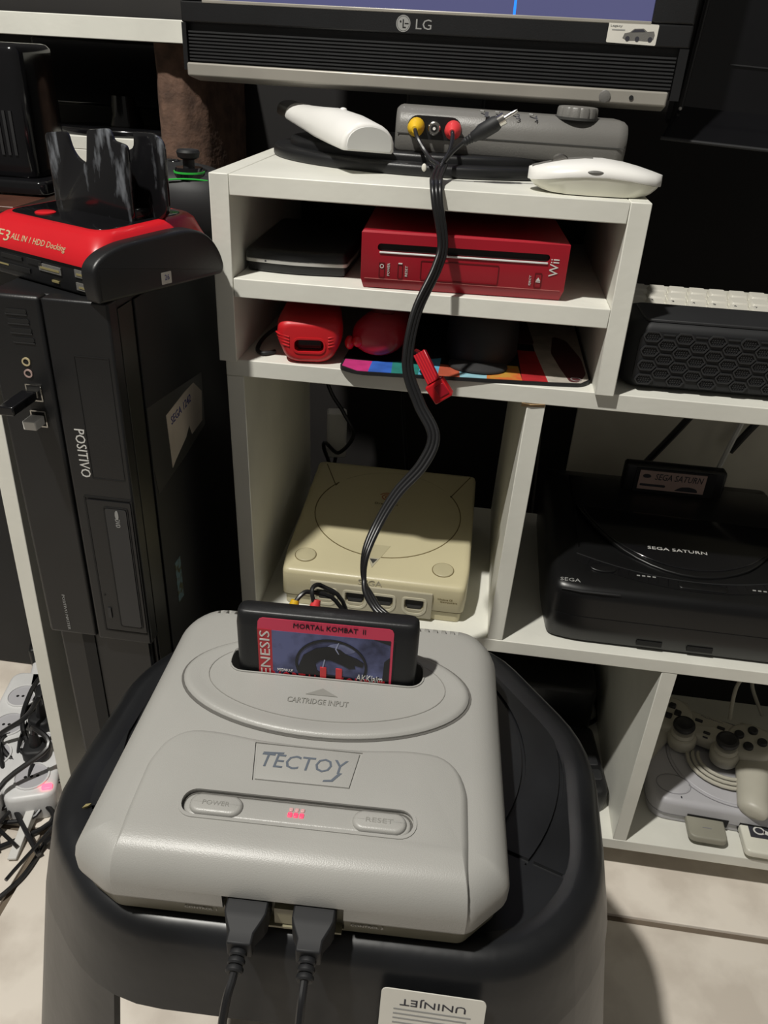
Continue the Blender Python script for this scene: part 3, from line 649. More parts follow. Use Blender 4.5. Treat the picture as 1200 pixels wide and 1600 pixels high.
M().tube([(566,150,62),(572,175,95),(590,190,110),(606,205,70),(640,225,10)],2.4,8,6).build('tail', psctrl, lo_)
# ------------------------------------------------------------------ things in the small shelf box
HM = 596.3
ed = thing('external_drive', 'slim black external disc drive with chrome front strip on the upper shelf', 'disc drive', (8,20,HM), .01)
eo = roundpoly([(0,2),(42,-4),(84,2),(86,140),(-2,140)],[5,30,5,8,8],5)
M().slab(inset(eo,1.2),0.3,8.4,2,0).build('lower_case', black, ed)
M().slab(eo,8,11,0,0).build('chrome_strip', chrome, ed)
M().slab(eo,10.4,19,0,4).build('upper_case', black, ed)
M().slab(ellipse(18,.5,2,1.2,10),8.8,10.3,0,.3).build('eject_tab', ink, ed)

wi = thing('red_disc_console', 'red slim disc game console with front loading slot on the upper shelf', 'game console', (107.7,-4.5,HM), .05)
WW, WH, WD = 157, 44, 210
wb = M().hexa([(2,3.5,.5),(WW-2,3.5,.5),(WW-2,WD,.5),(2,WD,.5),(0,0,9),(WW,0,9),(WW,WD,9),(0,WD,9)]).hexa([(0,0,9),(WW,0,9),(WW,WD,9),(0,WD,9),(0,0,WH),(WW,0,WH),(WW,WD,WH),(0,WD,WH)])
wb = M(); wb.loft([[(2,4,.5),(WW-2,4,.5),(WW-2,WD,.5),(2,WD,.5)],[(0,0,8.5),(WW,0,8.5),(WW,WD,8.5),(0,WD,8.5)],[(0,-.4,WH-1.5),(WW,-.4,WH-1.5),(WW,WD,WH-1.5),(0,WD,WH-1.5)],[(1.4,1.2,WH),(WW-1.4,1.2,WH),(WW-1.4,WD-1,WH),(1.4,WD-1,WH)]])
wo = wb.build('shell', red, wi, 25)
cut(wo, M().prism(rrect(12.5,143,29.2,35,2.6,4),-4,14).map(lambda x,y,z:(x,z,y)))
M().box(13,142.6,2,13,29.3,34.9).build('disc_slot', void, wi)
M().box(14,142,-1.2,1.5,27.8,29.2).build('slot_lamp', wplas2, wi, 30, .4)
def wgroove(nm, x0,x1,z0,z1,r=1,w_=.5):
    q = M(); ring(q, rrect(x0,x1,z0,z1,r,2), w_, 0, .25); q.map(lambda x,y,z:(x,-.35-z,y)).build(nm, redd, wi)
wgroove('flap_seam', 46,106,9.5,24.5,1.2,.6)
wgroove('power_button_seam', 14,18.6,9.5,21,.8); wgroove('reset_button_seam', 28.5,32.5,9.5,21,.8); wgroove('eject_button_seam', 133.5,139,9.5,21,.8)
q = M(); ring(q, ellipse(16.3,18.2,1.6,1.6,14), .5, 0, .3); q.map(lambda x,y,z:(x,-.35-z,y)).build('power_mark', print_w, wi)
M().box(29,32,-.9,0,20.6,21.4).build('reset_mark', print_w, wi)
M().prism([(134.7,15.2),(138.1,15.2),(136.4,17.6)],0,.3).map(lambda x,y,z:(x,-.35-z,y)).build('eject_mark', print_w, wi); M().box(134.7,138.1,-.7,0,14,14.6).build('eject_mark', print_w, wi)
text('power_lettering', 'POWER', 9.5, 1.9, print_w, wi, (21.5,-.35,16), (0,0,1), (-1,0,0), .3)
text('reset_lettering', 'RESET', 8, 1.9, print_w, wi, (35.3,-.35,15.6), (0,0,1), (-1,0,0), .3)
text('eject_lettering', 'EJECT', 7.5, 1.9, print_w, wi, (130.4,-.35,15.2), (0,0,1), (-1,0,0), .3)
text('logo_lettering', 'Wii', 13, 6.6, print_w, wi, (147,-.35,25.4), (0,0,1), (-1,0,0), .3)
M().box(3,WW-3,-.15,1,8.2,8.7).build('lower_edge_line', mat('pale_red_edge',(.5,.16,.15),.4), wi)

# remote in a silicone jacket
rm = thing('red_remote', 'red remote in a ribbed silicone jacket on the lower shelf', 'remote', (65,3,527.2), .16)
ro = roundpoly([(-27,20),(-26,34),(-20,37.5),(20,37.5),(27,34),(28,20),(20,4),(12,0),(-12,0),(-20,4)],[8,8,10,10,8,8,10,8,8,10],4)
def rsec(y, s, dz=0): return [(x*s, y, (z-19)*s+19+dz) for x,z in ro]
rb = M().loft([rsec(0,.70),rsec(.4,.79),rsec(1.8,.88),rsec(4.5,.95),rsec(9,1.0),rsec(16,1.02),rsec(40,.98),rsec(90,.90,-1),rsec(135,.86,-2)]).build('jacket', reds, rm, 50)
cut(rb, M().prism(rrect(-12.5,13,10.5,22,5,4),-5,14).map(lambda x,y,z:(x,z,y)))
M().box(-9,10,8,12,10.8,21).build('sensor_window', mat('smoke_window',(.02,.02,.022),.15), rm)
q = M(); ring(q, rrect(-13.5,14,9.5,23,5.5,4), 1.6, -1, .8); q.map(lambda x,y,z:(x,-z,y)).build('opening_lip', reds, rm, 60)
for s in (-1,1):
    for k in range(4): M().tube([(s*16,-.1,23.2-k*2.6),(s*20.5,.8,24.2-k*2.6),(s*(24.8-k*.7),3.6,24.6-k*2.6),(s*(27.4-k*.9),9,24.6-k*2.6)],.75,6,3).build('rib', reds, rm)
M().tube([(-20,60,20),(-40,50,8),(-46,30,2.4),(-40,18,2.2),(-30,24,2.2)],1.8,8,6).build('wrist_strap', blackm, rm)

nk = thing('red_nunchuk', 'glossy red handheld pad with two front buttons beside the red remote', 'game controller', (120,30,533), -.12)
prof_ = [(-18,10,9),(-16,17,14),(-10,21,17),(0,23,18.5),(15,22.5,18),(35,20,16.5),(60,16,14),(80,11,10),(86,5,5)]
M().loft([[(hw*math.cos(a), y, 16+hh*math.sin(a)*(1 if math.sin(a)>0 else .85)) for a in [2*math.pi*k/24 for k in range(24)]] for y,hw,hh in prof_]).build('body', red, nk, 60)
M().ell((-14,-16.5,14),(4.6,3.8,5.0)).build('trigger_button', redbr, nk); M().ell((-22,-13,11),(4.2,4,6)).build('trigger_button', redbr, nk)
M().lathe([(9,30),(10,34),(8,37),(5,38)],(0,12,0),20).build('thumbstick', redd, nk)
# mouse pad with coloured print
pd = thing('printed_mouse_pad', 'colour printed mouse pad with rounded corners on the lower shelf', 'mouse pad', (0,0,0))
pp = roundpoly([(92,-2),(108,-11),(182,-4),(262,4),(292,8),(300,18),(300,215),(96,215)],[5,10,30,30,6,6,6,6],4)
def padz(x,y): return 527.3
M().prism(pp,0,3).map(lambda x,y,z:(x,y,z+padz(x,y))).build('pad', blackm, pd)
def padp(nm, poly, m_, h=3.3): return M().prism(poly,2.9,h).map(lambda x,y,z:(x,y,z+padz(x,y))).build(nm, m_, pd)
cM = lambda n,c: mat('print_'+n, c, .6, var=.12, vs=90)
padp('print_magenta', [(94,0),(108,-9.5),(117,-9),(117,16),(94,16)], cM('magenta',(.50,.03,.18)))
padp('print_blue', [(117,-9),(136,-7.5),(134,20),(117,16)], cM('blue',(.03,.12,.50)))
padp('print_teal', [(136,-7.5),(158,-5.5),(158,30),(134,20)], cM('teal',(.02,.20,.17)))
padp('print_sky', [(158,-5.5),(174,-4),(174,40),(158,30)], cM('sky',(.12,.42,.62)))
padp('print_orange', [(174,-4),(192,-2.2),(190,24),(174,24)], cM('orange',(.50,.10,.05)))
padp('print_cyan', [(192,-2.2),(214,0),(214,30),(190,24)], cM('cyan',(.28,.52,.60)))
padp('print_flame', [(214,0),(243,3),(240,36),(214,36)], mat('print_flame',(.60,.10,.03),.6,col2=(.45,.30,.04),vs=90))
padp('print_red', [(243,3),(264,5),(256,80),(240,80)], cM('red',(.42,.015,.02)))
padp('print_grey', [(264,5),(291,9),(298,19),(298,190),(248,190),(256,80)], cM('grey',(.50,.46,.40)))
padp('print_maroon_figure', roundpoly([(282,9),(289,9.5),(297,30),(296,70),(286,120),(274,130),(270,80),(276,40)],6,3), cM('maroon',(.085,.02,.022)), 3.5)
q = M(); ring(q, ellipse(287.5,16,4.6,4.2,18), .8, 2.9,3.7); q.map(lambda x,y,z:(x,y,z+padz(x,y))).build('print_badge', print_g, pd)
padp('print_dark_figure', roundpoly([(238,100),(256,100),(250,180),(222,180)],6,3), cM('umber',(.10,.03,.025)), 3.5)
bc = thing('cloth_cap', 'soft black cloth cap lying on the printed mouse pad', 'cap', (207,50,530.6), -.05)
M().loft([[(hw*math.cos(a)*(1+.03*math.sin(5*a)), 6+dp*math.sin(a)*(1+.03*math.cos(4*a)), z) for a in [2*math.pi*k/32 for k in range(32)]] for hw,dp,z in ((29,36,0),(31,38,4),(31,38,14),(30,37,28),(27,33,38),(20,25,44),(8,10,46))]).build('crown', blackm, bc, 60)
M().loft([[(25*math.cos(a)*s, -24+20*math.sin(a)*s-0, z-abs(math.cos(a))*1) for a in [2*math.pi*k/24 for k in range(24)]] for s,z in ((1,1.2),(1.01,2.6),(.96,3.8),(.5,7))]).build('peak', mat('charcoal_cloth',(.022,.022,.023),.85), bc, 60)
cn = thing('red_connector', 'red ribbed connector plug hanging over the lower shelf edge', 'connector', (0,0,0))
a = Vector((158,-3,548)); b = Vector((172,-15,529)); c = Vector((182,-16,516)); dirn = (c-a).normalized()
X = Vector((.80,-.05,.60)).normalized(); Zn = X.cross((b-a).normalized()).normalized(); Yd = Zn.cross(X)
def slatbox(p, q, hw, th): 
    d = (q-p).normalized(); x_ = X-d*X.dot(d); x_.normalize(); n = x_.cross(d)
    return [p-x_*hw-n*th,p+x_*hw-n*th,p+x_*hw+n*th,p-x_*hw+n*th,q-x_*hw-n*th,q+x_*hw-n*th,q+x_*hw+n*th,q-x_*hw+n*th]
M().hexa(slatbox(a,b,5.4,2.4)).build('sleeve', red, cn, 30, .5)
d = (b-a).normalized(); x_ = (X-d*X.dot(d)).normalized(); n_ = x_.cross(d)
for k in range(5): M().tube([a+x_*(-4.4+2.2*k)-n_*2.5, b+x_*(-4.4+2.2*k)-n_*2.5],.55,6).build('rib', redbr, cn)
M().hexa(slatbox(b,c,8.2,4.4)).build('plug', redbr, cn, 30, 1)
M().hexa(slatbox(b+(c-b)*.3+x_*3-n_*4.6,b+(c-b)*.9+x_*3-n_*4.6,4.2,1)).build('catch', red, cn, 30, .4)
M().tube([a,(154,10,545),(150,40,532),(146,80,532),(138,118,545)],1.7,8,6).build('cable', redd, cn)

# ------------------------------------------------------------------ things on top of the shelf box
BT = 689
sb = thing('grey_switch_box', 'grey signal switch box with round dial resting on the television stand', 'switch box', (119,80,BT-1.5), .05, 0, .012)
bx = roundpoly([(3,0),(0,10),(1,24),(10,33),(46,33),(56,24),(56,6),(52,0)],[2,6,8,9,9,8,2,2],4)     # (depth, height)
M().loft([[(x,y*s+28*(1-s),z*s+16*(1-s)) for y,z in bx] for x,s in ((0,.86),(1.5,.95),(4,1),(178,1),(183,.95),(186,.82))]).build('case', boxgrey, sb, 40)
q = M().box(2,184,-.25,.4,13.4,14.2).build('seam', boxdark, sb)
M().prism(rrect(10,53,10.5,27.5,8,5),0,1.2).map(lambda x,y,z:(x,1.2-z*1.6,y)).build('socket_panel', black, sb)
M().lathe([(5.0,0),(5.0,5),(4.2,5.6)],(31.5,0,19),20,(0,-1,0)).build('socket', metal, sb); M().lathe([(2.9,5.5),(2.9,5.9)],(31.5,0,19),14,(0,-1,0)).build('socket_insulator', void, sb); M().lathe([(1.2,5.6),(1.2,6.4)],(31.5,0,19),10,(0,-1,0)).build('socket_pin', wplas, sb)
M().lathe([(17.4,31.5),(17.4,33.4)],(145,18,0),36).build('dial_gap', boxdark, sb)
dm = M(); pr2 = []
dm.loft([[(145+r*math.cos(2*math.pi*k/72)*(1 if (k%6) else .95),18+r*math.sin(2*math.pi*k/72)*(1 if (k%6) else .95),z) for k in range(72)] for r,z in ((16.4,32),(16.2,39),(15.4,40.4),(13.4,40.8))])
dm.build('dial', boxgrey, sb, 40)
for x,s in ((70,'1'),(82,'2'),(95,'3'),(109,'4')):
    M().tube([(x-3,9,33.2),(x,7,33)],.7,6).build('channel_lamp', print_g, sb); text('channel_number', s, 3, 4.4, ink, sb, (x+2,4.2,31.2), (1,0,0), (0,.62,.78), .3)

wd_ = thing('white_handset', 'white curved handheld device with grey end lying on the television stand', 'handset', (103,44,BT), .58, .05, .07)
def dsec(y, hw, hh, z0, k=1.6):
    P = []
    for i in range(13):
        a = math.pi*i/12; P.append((hw*math.cos(a), y, z0+2+(hh-2)*max(0,math.sin(a))**.8))
    P += [(-hw*.93,y,z0),(hw*.93,y,z0)]
    return P
M().loft([dsec(-1.5,20.5,18,.4),dsec(0,22,20,0),dsec(3,22.6,21,0),dsec(30,22.5,23,0),dsec(66,20.5,23,0),dsec(98,18,19,1),dsec(130,16,15.5,2),dsec(152,15,14,3)]).build('shell', wplas, wd_, 50)
M().loft([dsec(-2.2,19,16.4,1.6),dsec(-1.2,19.8,17.4,1.0)]).build('front_cap', wplas2, wd_, 40)
M().loft([dsec(151,13.8,13,3.4),dsec(180,13,12.5,3.6),dsec(186,11,11,4.4)]).build('rear_cap', tip, wd_, 50)
M().ell((3,62,22.6),(3,2.4,1.6)).build('button', wplas, wd_); M().ell((-4,112,16.4),(2.4,1.6,.9)).build('sensor_dot', ink, wd_)

ms = thing('white_mouse', 'white wireless mouse on the front right corner of the shelf box', 'mouse', (276,27,673.2), .06)
def msec(t, lowz):
    x = -49+98*t; hw = 27*(1-abs(2*t-1)**3.2)**.5*(.93+.07*t) if 0<t<1 else .5
    hw = max(hw,2.0); top = 9.5+14.5*math.sin(math.pi*(.16+.70*t))**1.1 if lowz is None else lowz
    return x, hw, top
ts = [0,.015,.05,.12,.25,.4,.55,.7,.82,.92,.975,1]
def mrow(t, shell):
    x, hw, top = msec(t, None); P = []
    mid = 8.5+5.5*math.sin(math.pi*t)
    if shell:
        for i in range(11):
            a = math.pi*i/10; P.append((x, -hw*math.cos(a), mid+(top-mid)*math.sin(a)**.75))
        P += [(x,hw*.98,mid-.8),(x,-hw*.98,mid-.8)]
    else:
        k = max(.15,1-((2*t-1)**6)); P = [(x*.97,-hw*.97,mid-.9),(x*.97,hw*.97,mid-.9),(x*.95,hw*.93,mid*.5+2),(x*.88,hw*.8,.6+3*(1-k)),(x*.88,-hw*.8,.6+3*(1-k)),(x*.95,-hw*.93,mid*.5+2)]
    return P
M().loft([mrow(t,True) for t in ts]).build('top_shell', wplas, ms, 60)
M().loft([mrow(t,False) for t in ts]).build('base', ivory, ms, 60)
def mtop(x): t = (x+49)/98; return msec(t,None)[2]
sl = M(); xs = [-47,-40,-32,-24,-14,-4]
for k in range(len(xs)-1):
    sl.hexa([(xs[k],-3.4,mtop(xs[k])-1.5),(xs[k+1],-3.4,mtop(xs[k+1])-1.5),(xs[k+1],3.4,mtop(xs[k+1])-1.5),(xs[k],3.4,mtop(xs[k])-1.5),(xs[k],-3.4,mtop(xs[k])+.3),(xs[k+1],-3.4,mtop(xs[k+1])+.3),(xs[k+1],3.4,mtop(xs[k+1])+.3),(xs[k],3.4,mtop(xs[k])+.3)])
sl.build('wheel_channel', boxgrey, ms, 40)
M().lathe([(6,-2.6),(6.6,-1.8),(6.6,1.8),(6,2.6)],(-27,0,mtop(-27)-2.6),20,(0,1,0)).build('scroll_wheel', metal, ms)
M().ell((-4,-24.5,16.6),(6,2.0,1.4)).build('side_notch', boxgrey, ms)

# audio-video lead: from the switch box down to the rear of the grey console
av = thing('av_cable', 'flat black audio video cable hanging from the switch box to the grey console', 'cable', (0,0,0))
trunk = [(161.5,38,684),(160,12,679),(161.4,-9,676),(164,-17,663.6),(170.2,-20,638),(167.4,-28,621),(156,-45,591.7),(153.4,-58,556.6),(164.6,-66,530),(178,-76,509.5),(171.8,-86,489.4),(154.7,-96,467.8),(142.9,-110,446.7),(136.9,-128,430),(138.4,-138,412),(150,-158,406),(163,-166,400),(168,-170,385)]
T_ = spline(trunk,8)
m = M()
for off in (-2.9,0,2.9):
    pts = []
    for i,p in enumerate(T_):
        f = i/(len(T_)-1); an = -.3+1.9*math.sin(f*5.2)*.6; q_ = T_[min(i+1,len(T_)-1)]-T_[max(i-1,0)]; t_ = q_.normalized()
        h = Vector((math.cos(an),math.sin(an),0)); h = (h-t_*h.dot(t_)).normalized(); pts.append(p+h*off)
    m.tube(pts,1.95,8)
m.build('trunk', cable_m, av, 60)
m = M().tube([(136.5,66,706),(140,56,700),(146.7,50,692),(153,42,687),(160,34,684),(161,22,681)],1.7,8,6); m.build('yellow_branch', cable_m, av)
M().tube([(166,66,706),(167,56,701),(166,46,693),(163,38,687),(161.5,30,683),(160.5,20,680)],1.7,8,6).build('red_branch', cable_m, av)
M().tube([(163,36,686),(169,33,694),(175,31,700),(180,30,704.5)],1.6,8,6).build('black_branch', cable_m, av)
M().lathe([(5.6,0),(6.6,1),(6.6,9),(5,13),(2.6,16)],(136.5,80,707),16,(0,-1,-.1)).build('yellow_plug', yelrca, av)
M().lathe([(5.6,0),(6.6,1),(6.6,9),(5,13),(2.6,16)],(166,80,706.4),16,(0,-1,-.1)).build('red_plug', redrca, av)
p0 = Vector((175,31,700)); ax = Vector((32,-1,20.5)).normalized()
M().lathe([(2.4,2),(3,4),(2.6,5),(3.2,6),(2.8,7),(3.4,8),(3,9),(3.8,10),(4.2,13),(5.6,17),(5.6,28),(4.6,31)],p0,18,ax).build('black_plug', blackm, av)
M().lathe([(4.0,30.5),(4.2,35),(4.2,36)],p0,16,ax).build('plug_collar', metal, av); M().lathe([(1.5,35),(1.5,44),(.8,46)],p0,10,ax).build('plug_pin', metal, av)

# ------------------------------------------------------------------ speaker and keyboard on the right
sp = thing('hex_grille_speaker', 'black portable speaker with honeycomb grille beside the shelf box', 'speaker', (323,14,527.2), .02)
M().slab(rrect(0,215,0,64,16,5),1,57,9,9,4).build('case', blackm, sp, 45)
M().slab(rrect(10,206,4,54,6,3),56.2,58.2,0,1).build('top_panel', darkgrey, sp)
gp_ = M().prism(rrect(8,207,6,50,8,4),0,2.2).map(lambda x,y,z:(x,.8-z,y)).build('grille', blackm, sp)
hx = None
for r in range(7):
    for c_ in range(9):
        x = 17+c_*25+(12.5 if r%2 else 0); z = 10.5+r*5.9
        if x > 200: continue
        if hx is None:
            q = M(); ring(q, roundpoly([(-7.6,0),(-4.6,-4.2),(4.6,-4.2),(7.6,0),(4.6,4.2),(-4.6,4.2)],.6,1), 1.0, 0, 1.6)
            hx = q.map(lambda a,b,c:(a,-c,b)).build('grille_cell', darkgrey, gp_); hx.location = Vector((x,-1.3,z))*K
            q = M()
            for j in range(4):
                n_ = 5-(j in (0,3))
                for i in range(n_): q.lathe([(.62,0),(.62,.9)],(-1.9*(n_-1)/2+i*1.9,0,-2.55+j*1.7),6,(0,-1,0))
            hd_ = q.build('cell_dots', darkgrey, gp_); hd_.location = Vector((x,-1.3,z))*K
            bar_ = M().box(-4.6,4.6,-1.2,0,-.5,.5).build('grille_bar', darkgrey, gp_); bar_.location = Vector((x+12.5,-1.3,z+2))*K
        else: share(hx,'grille_cell',gp_,(x,-1.3,z)); share(hd_,'cell_dots',gp_,(x,-1.3,z)); (share(bar_,'grille_bar',gp_,(x+12.5,-1.3,z+2)) if x < 185 else None)
for x in (30,185): M().box(x-12,x+12,20,50,-.2,2).build('foot', blackm, sp)

kb = thing('white_keyboard', 'white keyboard propped up behind the black speaker', 'keyboard', (318,84,546), .02, .10)
M().slab(rrect(0,310,0,128,6,3),0,9,2,2).build('case', ivory, kb)
M().box(20,290,100,126,-26,1).build('prop_leg', ivory, kb); M().box(20,290,12,30,-19,1).build('prop_leg', ivory, kb)
key = None
rows = ['ZXCVBNM','ASDFGHJKL','QWERTYUIOP','1234567890']
for r in range(6):
    for c_ in range(15):
        x = 12+c_*19.3+(r%3)*4; y = 12+r*19.4
        if x > 300: continue
        if key is None:
            key = M().loft([[(px*s,py*s+o2,z) for px,py in rrect(-8.7,8.7,-8.7,8.7,1.2,2)] for s,o2,z in ((1,0,8.8),(.98,0,10),(.84,.6,12.6),(.80,.6,13))]).build('key', keyw, kb, 40); key.location = Vector((x,y,0))*K
        else: share(key,'key',kb,(x,y,0))
        if r in (2,3) and 0 < c_ <= 8: text('key_legend', rows[r][c_-1], 2.6, 3.4, ink, kb, (x-3.2,y+3.4,13), (1,0,0), (0,1,0), .2)
# ------------------------------------------------------------------ computer tower and the things on it
tw = thing('computer_tower', 'slim black desktop computer tower standing left of the white shelf unit', 'computer', (-137.6,-120.3,1.2), sc=.925)
TH = 590-FL; z0 = -FL
M().box(1.5,98.5,14,300,-63,TH-1).build('chassis', black, tw, 30, 1.5)
M().box(98.6,100.3,44,298,-58,TH-8).build('side_panel', blackm, tw, 30, .6)
M().box(98.6,99.6,15,40,-58,TH-8).build('side_strip', mat('olive_black_metal',(.020,.020,.014),.4), tw, 30, .4)
bzl = M().box(0,46.2,1,15,z0+272,TH).build('bezel_left', black, tw, 30, 3, 3)
bzr = M().box(48,99.6,0,15,z0+272,TH).build('bezel_right', black, tw, 30, 2, 3)
M().box(45,49,4,15,z0+272,TH-2).build('bezel_gap', void, tw)
M().box(6,94,8,15,-56,z0+271).build('lower_front', black, tw, 30, 2)
M().box(28,40,6.5,9,z0-40,z0+270).build('lower_channel', void, tw)
for k in range(4):
    M().prism(rrect(18+k*.8,35+k*.8,z0+576.4-k*7.2,z0+579.6-k*7.2,1.5,3),0,.6).map(lambda x,y,z:(x,.9-z,y)).build('vent_slot', void, tw)
    M().box(18+k*.8,35+k*.8,.3,1.2,z0+575.2-k*7.2,z0+576.2-k*7.2).build('vent_lip', darkgrey, tw)
for z_, c_ in ((539,print_gold),(529.6,pinkpaper)):
    q = M(); ring(q, ellipse(27.5,z0+z_,3.4,3.4,18), 1.1, 0, 1); q.map(lambda x,y,z:(x,1-z,y)).build('audio_jack', c_, tw); M().prism(ellipse(27.5,z0+z_,2.4,2.4,14),0,.5).map(lambda x,y,z:(x,1-z,y)).build('jack_hole', void, tw)
for z_ in (514,492):
    q = M(); ring(q, rrect(23,36,z0+z_-7,z0+z_+7,.6,2), 1, 0, 1); q.map(lambda x,y,z:(x,1-z,y)).build('usb_port', metal, tw); M().box(24,35,.4,1.1,z0+z_-6,z0+z_+6).build('usb_opening', void, tw)
q = M(); ring(q, rrect(67,95,z0+443,z0+548,.8,2), .7, 0, .35); q.map(lambda x,y,z:(x,-z,y)).build('blank_bay_seam', void, tw)
text('brand_lettering', 'POSITIVO', 43, 8.4, print_w, bzr, (62,0,z0+465), (0,0,-1), (1,0,0), .3)
text('model_lettering', 'POSITIVO MASTER', 40, 2.6, print_g, bzl, (20,1,z0+297), (0,0,-1), (1,0,0), .3)
q = M(); ring(q, rrect(56.5,98.4,z0+283,z0+426,1,2), 1.6, 0, .6); q.map(lambda x,y,z:(x,-z,y)).build('drive_bay_seam', void, tw)
od = M().prism(rrect(59,97,z0+286,z0+423,1,2),0,1.5).map(lambda x,y,z:(x,-z,y)).build('optical_drive', black, tw, 30)
q = M(); ring(q, rrect(73,94.5,z0+291,z0+418,2,3), 1.1, 1.4, 2.0); q.map(lambda x,y,z:(x,-z,y)).build('tray_seam', void, od)
M().prism(rrect(74.5,93,z0+292.5,z0+416.5,2,3),1.2,2.4).map(lambda x,y,z:(x,-z,y)).build('tray_door', darkgrey, od)
text('disc_lettering', 'DVD', 8, 4, print_g, od, (84.6,-2.4,z0+403), (0,0,-1), (1,0,0), .3); M().prism(ellipse(84.6,z0+411,1.6,4.5,16),2.3,2.8).map(lambda x,y,z:(x,-z,y)).build('disc_mark', print_g, od)
M().box(63,66,-2.6,-1.4,z0+300,z0+311).build('eject_button', darkgrey, od); M().lathe([(1,0),(1,.4)],(62,-1.5,z0+325),8,(0,-1,0)).build('eject_hole', void, od)
torn = [(1.5,468),(48,472),(74,472),(94,456),(90,426),(60,424),(54,436),(44,428),(14,418),(5,414)]
M().prism([(y+80,z0+z) for y,z in [(-36,437),(-36,490),(0,486),(98,474),(98,418),(40,410),(-30,405)]],100.2,100.5).map(lambda a,b,c:(c,a,b)).build('tape_patch', mat('clear_tape_film',(.05,.05,.045),.35), tw)
tp = M().prism([(y+80,z0+z) for y,z in torn],100.4,100.9).map(lambda a,b,c:(c,a,b)).build('torn_paper_note', beige, tw)
text('note_lettering', 'SEGA 1242', 52, 8, inkb, tp, (100.9,117,z0+460), (0,1,.06), (0,-.06,1), .3)
M().prism([(y+80,z0+z) for y,z in [(-12,318),(2,318),(2,270),(-12,270)]],100.2,100.6).map(lambda a,b,c:(c,a,b)).build('hologram_sticker', mat('worn_foil_print',(.16,.26,.30),.3,col2=(.10,.10,.05),vs=160,lo=.45,hi=.55), tw)
for x in (10,80):
    for y in (30,280): M().box(x,x+12,y-8,y+8,-66.1,-62).build('foot', blackm, tw)
us = thing('usb_stick', 'black memory stick plugged into the upper port of the computer tower', 'usb stick', (-111.7,-120.2,532), sc=.925)
M().box(-6,6,-38,-4,-3.6,3.6).build('body', blackg, us, 30, 1); M().box(-5.5,5.5,-5,1.2,-2.4,2.4).build('connector', metal, us)
us = thing('usb_receiver', 'short silver receiver plugged into the lower port of the computer tower', 'usb receiver', (-110.3,-120.2,511.7), sc=.925)
M().box(-5.4,5.4,-15,-1,-3.4,4).build('body', print_w, us, 30, .8); M().box(-4.6,4.6,-3,1.2,-2.2,2.2).build('connector', metal, us)

dk = thing('drive_dock', 'red and black hard drive docking station on top of the computer tower', 'docking station', (-47.9,-117.5,602.5), -.4488, sc=.925)
M().slab(rrect(-150,-2,0,117,6,3),0,24,2,1).build('lower_case', black, dk)
def dkr(x0,x1,y0,y1,z,r=10): return [(x,y,z+ (4 if z>38 else 0)*max(0,(y-20)/90)) for x,y in rrect(x0,x1,y0,y1,r,4)]
M().loft([dkr(-151,-3,-1.5,119,21.5,8),dkr(-151,-4,-1,118,26,9),dkr(-147,-7,4,115,34,12),dkr(-141,-11,10,112,40.5,14),dkr(-137,-14,14,109,43.5,15),dkr(-134,-17,17,106,43.9,15)]).build('red_shell', redbr, dk, 50)
M().slab(rrect(-133,-19,19,104,13,4),42,44.4,0,.5).map(lambda x,y,z:(x,y,z+4*max(0,(y-20)/90))).build('top_plate', blackg, dk)
chk = [(-9,.6),(-11.4,13),(-11.2,25),(-6,30.5),(2,34.6),(18,38.4),(42,39.6),(70,40.8),(86,40.6),(99,36.6),(110,28),(117,17),(120,7),(118,1),(60,.2)]
M().slab(roundpoly(chk,[2,6,4,6,8,8,8,8,8,8,8,6,4,3,8],3),-8,5,0,3,4).map(lambda a,b,c:(c,a,b)).build('side_cheek', black, dk, 40)
M().slab(roundpoly(chk,3,2),-158,-148,3,0,3).map(lambda a,b,c:(c,a,b)).build('side_cheek', black, dk, 40)
for (a0,a1,b0,b1,mm) in ((-118,-92,14,17,void),(-124,-84,6,9.5,void),(-86,-68,14,18,void),(-72,-46,11,16.5,boxgrey),(-30,-17,13,18.5,boxgrey),(-30,-17,3.5,9,boxgrey)):
    M().box(a0,a1,-.9,.6,b0,b1).build('card_slot', mm, dk)
for (a0,a1,b0,b1) in ((-70,-48,12.6,14.2),(-122,-110,8,9.2),(-58,-50,4.5,6),(-28,-19,14.5,16),(-27,-20,5,6.4)): M().box(a0,a1,-1.2,.4,b0,b1).build('slot_contact', gold, dk)
text('port_lettering', 'USB', 5.5, 2.2, print_g, dk, (-9,-.9,15), (1,0,0), (0,0,1), .3); text('port_lettering', 'LED', 5.5, 2.2, print_g, dk, (-9,-.9,5), (1,0,0), (0,0,1), .3)
sd_ = (0,5.6,8.6)
text('logo_lettering', 'F3', 14, 8.5, print_gold, dk, (-113,1.9,30.4), (1,0,0), sd_, .45)
text('name_lettering', 'ALL IN 1 HDD Docking', 64, 6.2, print_gold, dk, (-72,1.8,30.2), (1,0,0), sd_, .45)
M().lathe([(8,43.6),(8,45.6),(7,46.2)],(-100,32,0),24).build('eject_button', redbr, dk)
fin = mat('scratched_black_plastic',(.008,.008,.009),.14,col2=(.13,.14,.155),vs=40,lo=.31,hi=.42,stretch=(2.2,2.2,.7),detail=8)
A_ = roundpoly([(-115.5,100),(-90,103),(-87,91),(-80,84),(-70,82),(-64.5,106),(-41,109),(-37.5,101),(-23.5,99),(-25,40),(-114,40)],[4,4,5,6,3,3,4,2,4,1,1],3)
M().slab(A_,-2.2,2.2,1,1,2).map(lambda a,b,c:(a,55+c,b)).build('drive_holder', fin, dk, 40)
B_ = roundpoly([(-44,40),(-38,91),(-26,95),(-25,106),(-3,106.5),(5,101),(5,52),(-10,40)],[1,4,4,3,5,6,6,4],3)
M().slab(B_,-2.2,2.2,1,1,2).map(lambda a,b,c:(a-13,76+c,b)).build('drive_holder', fin, dk, 40)
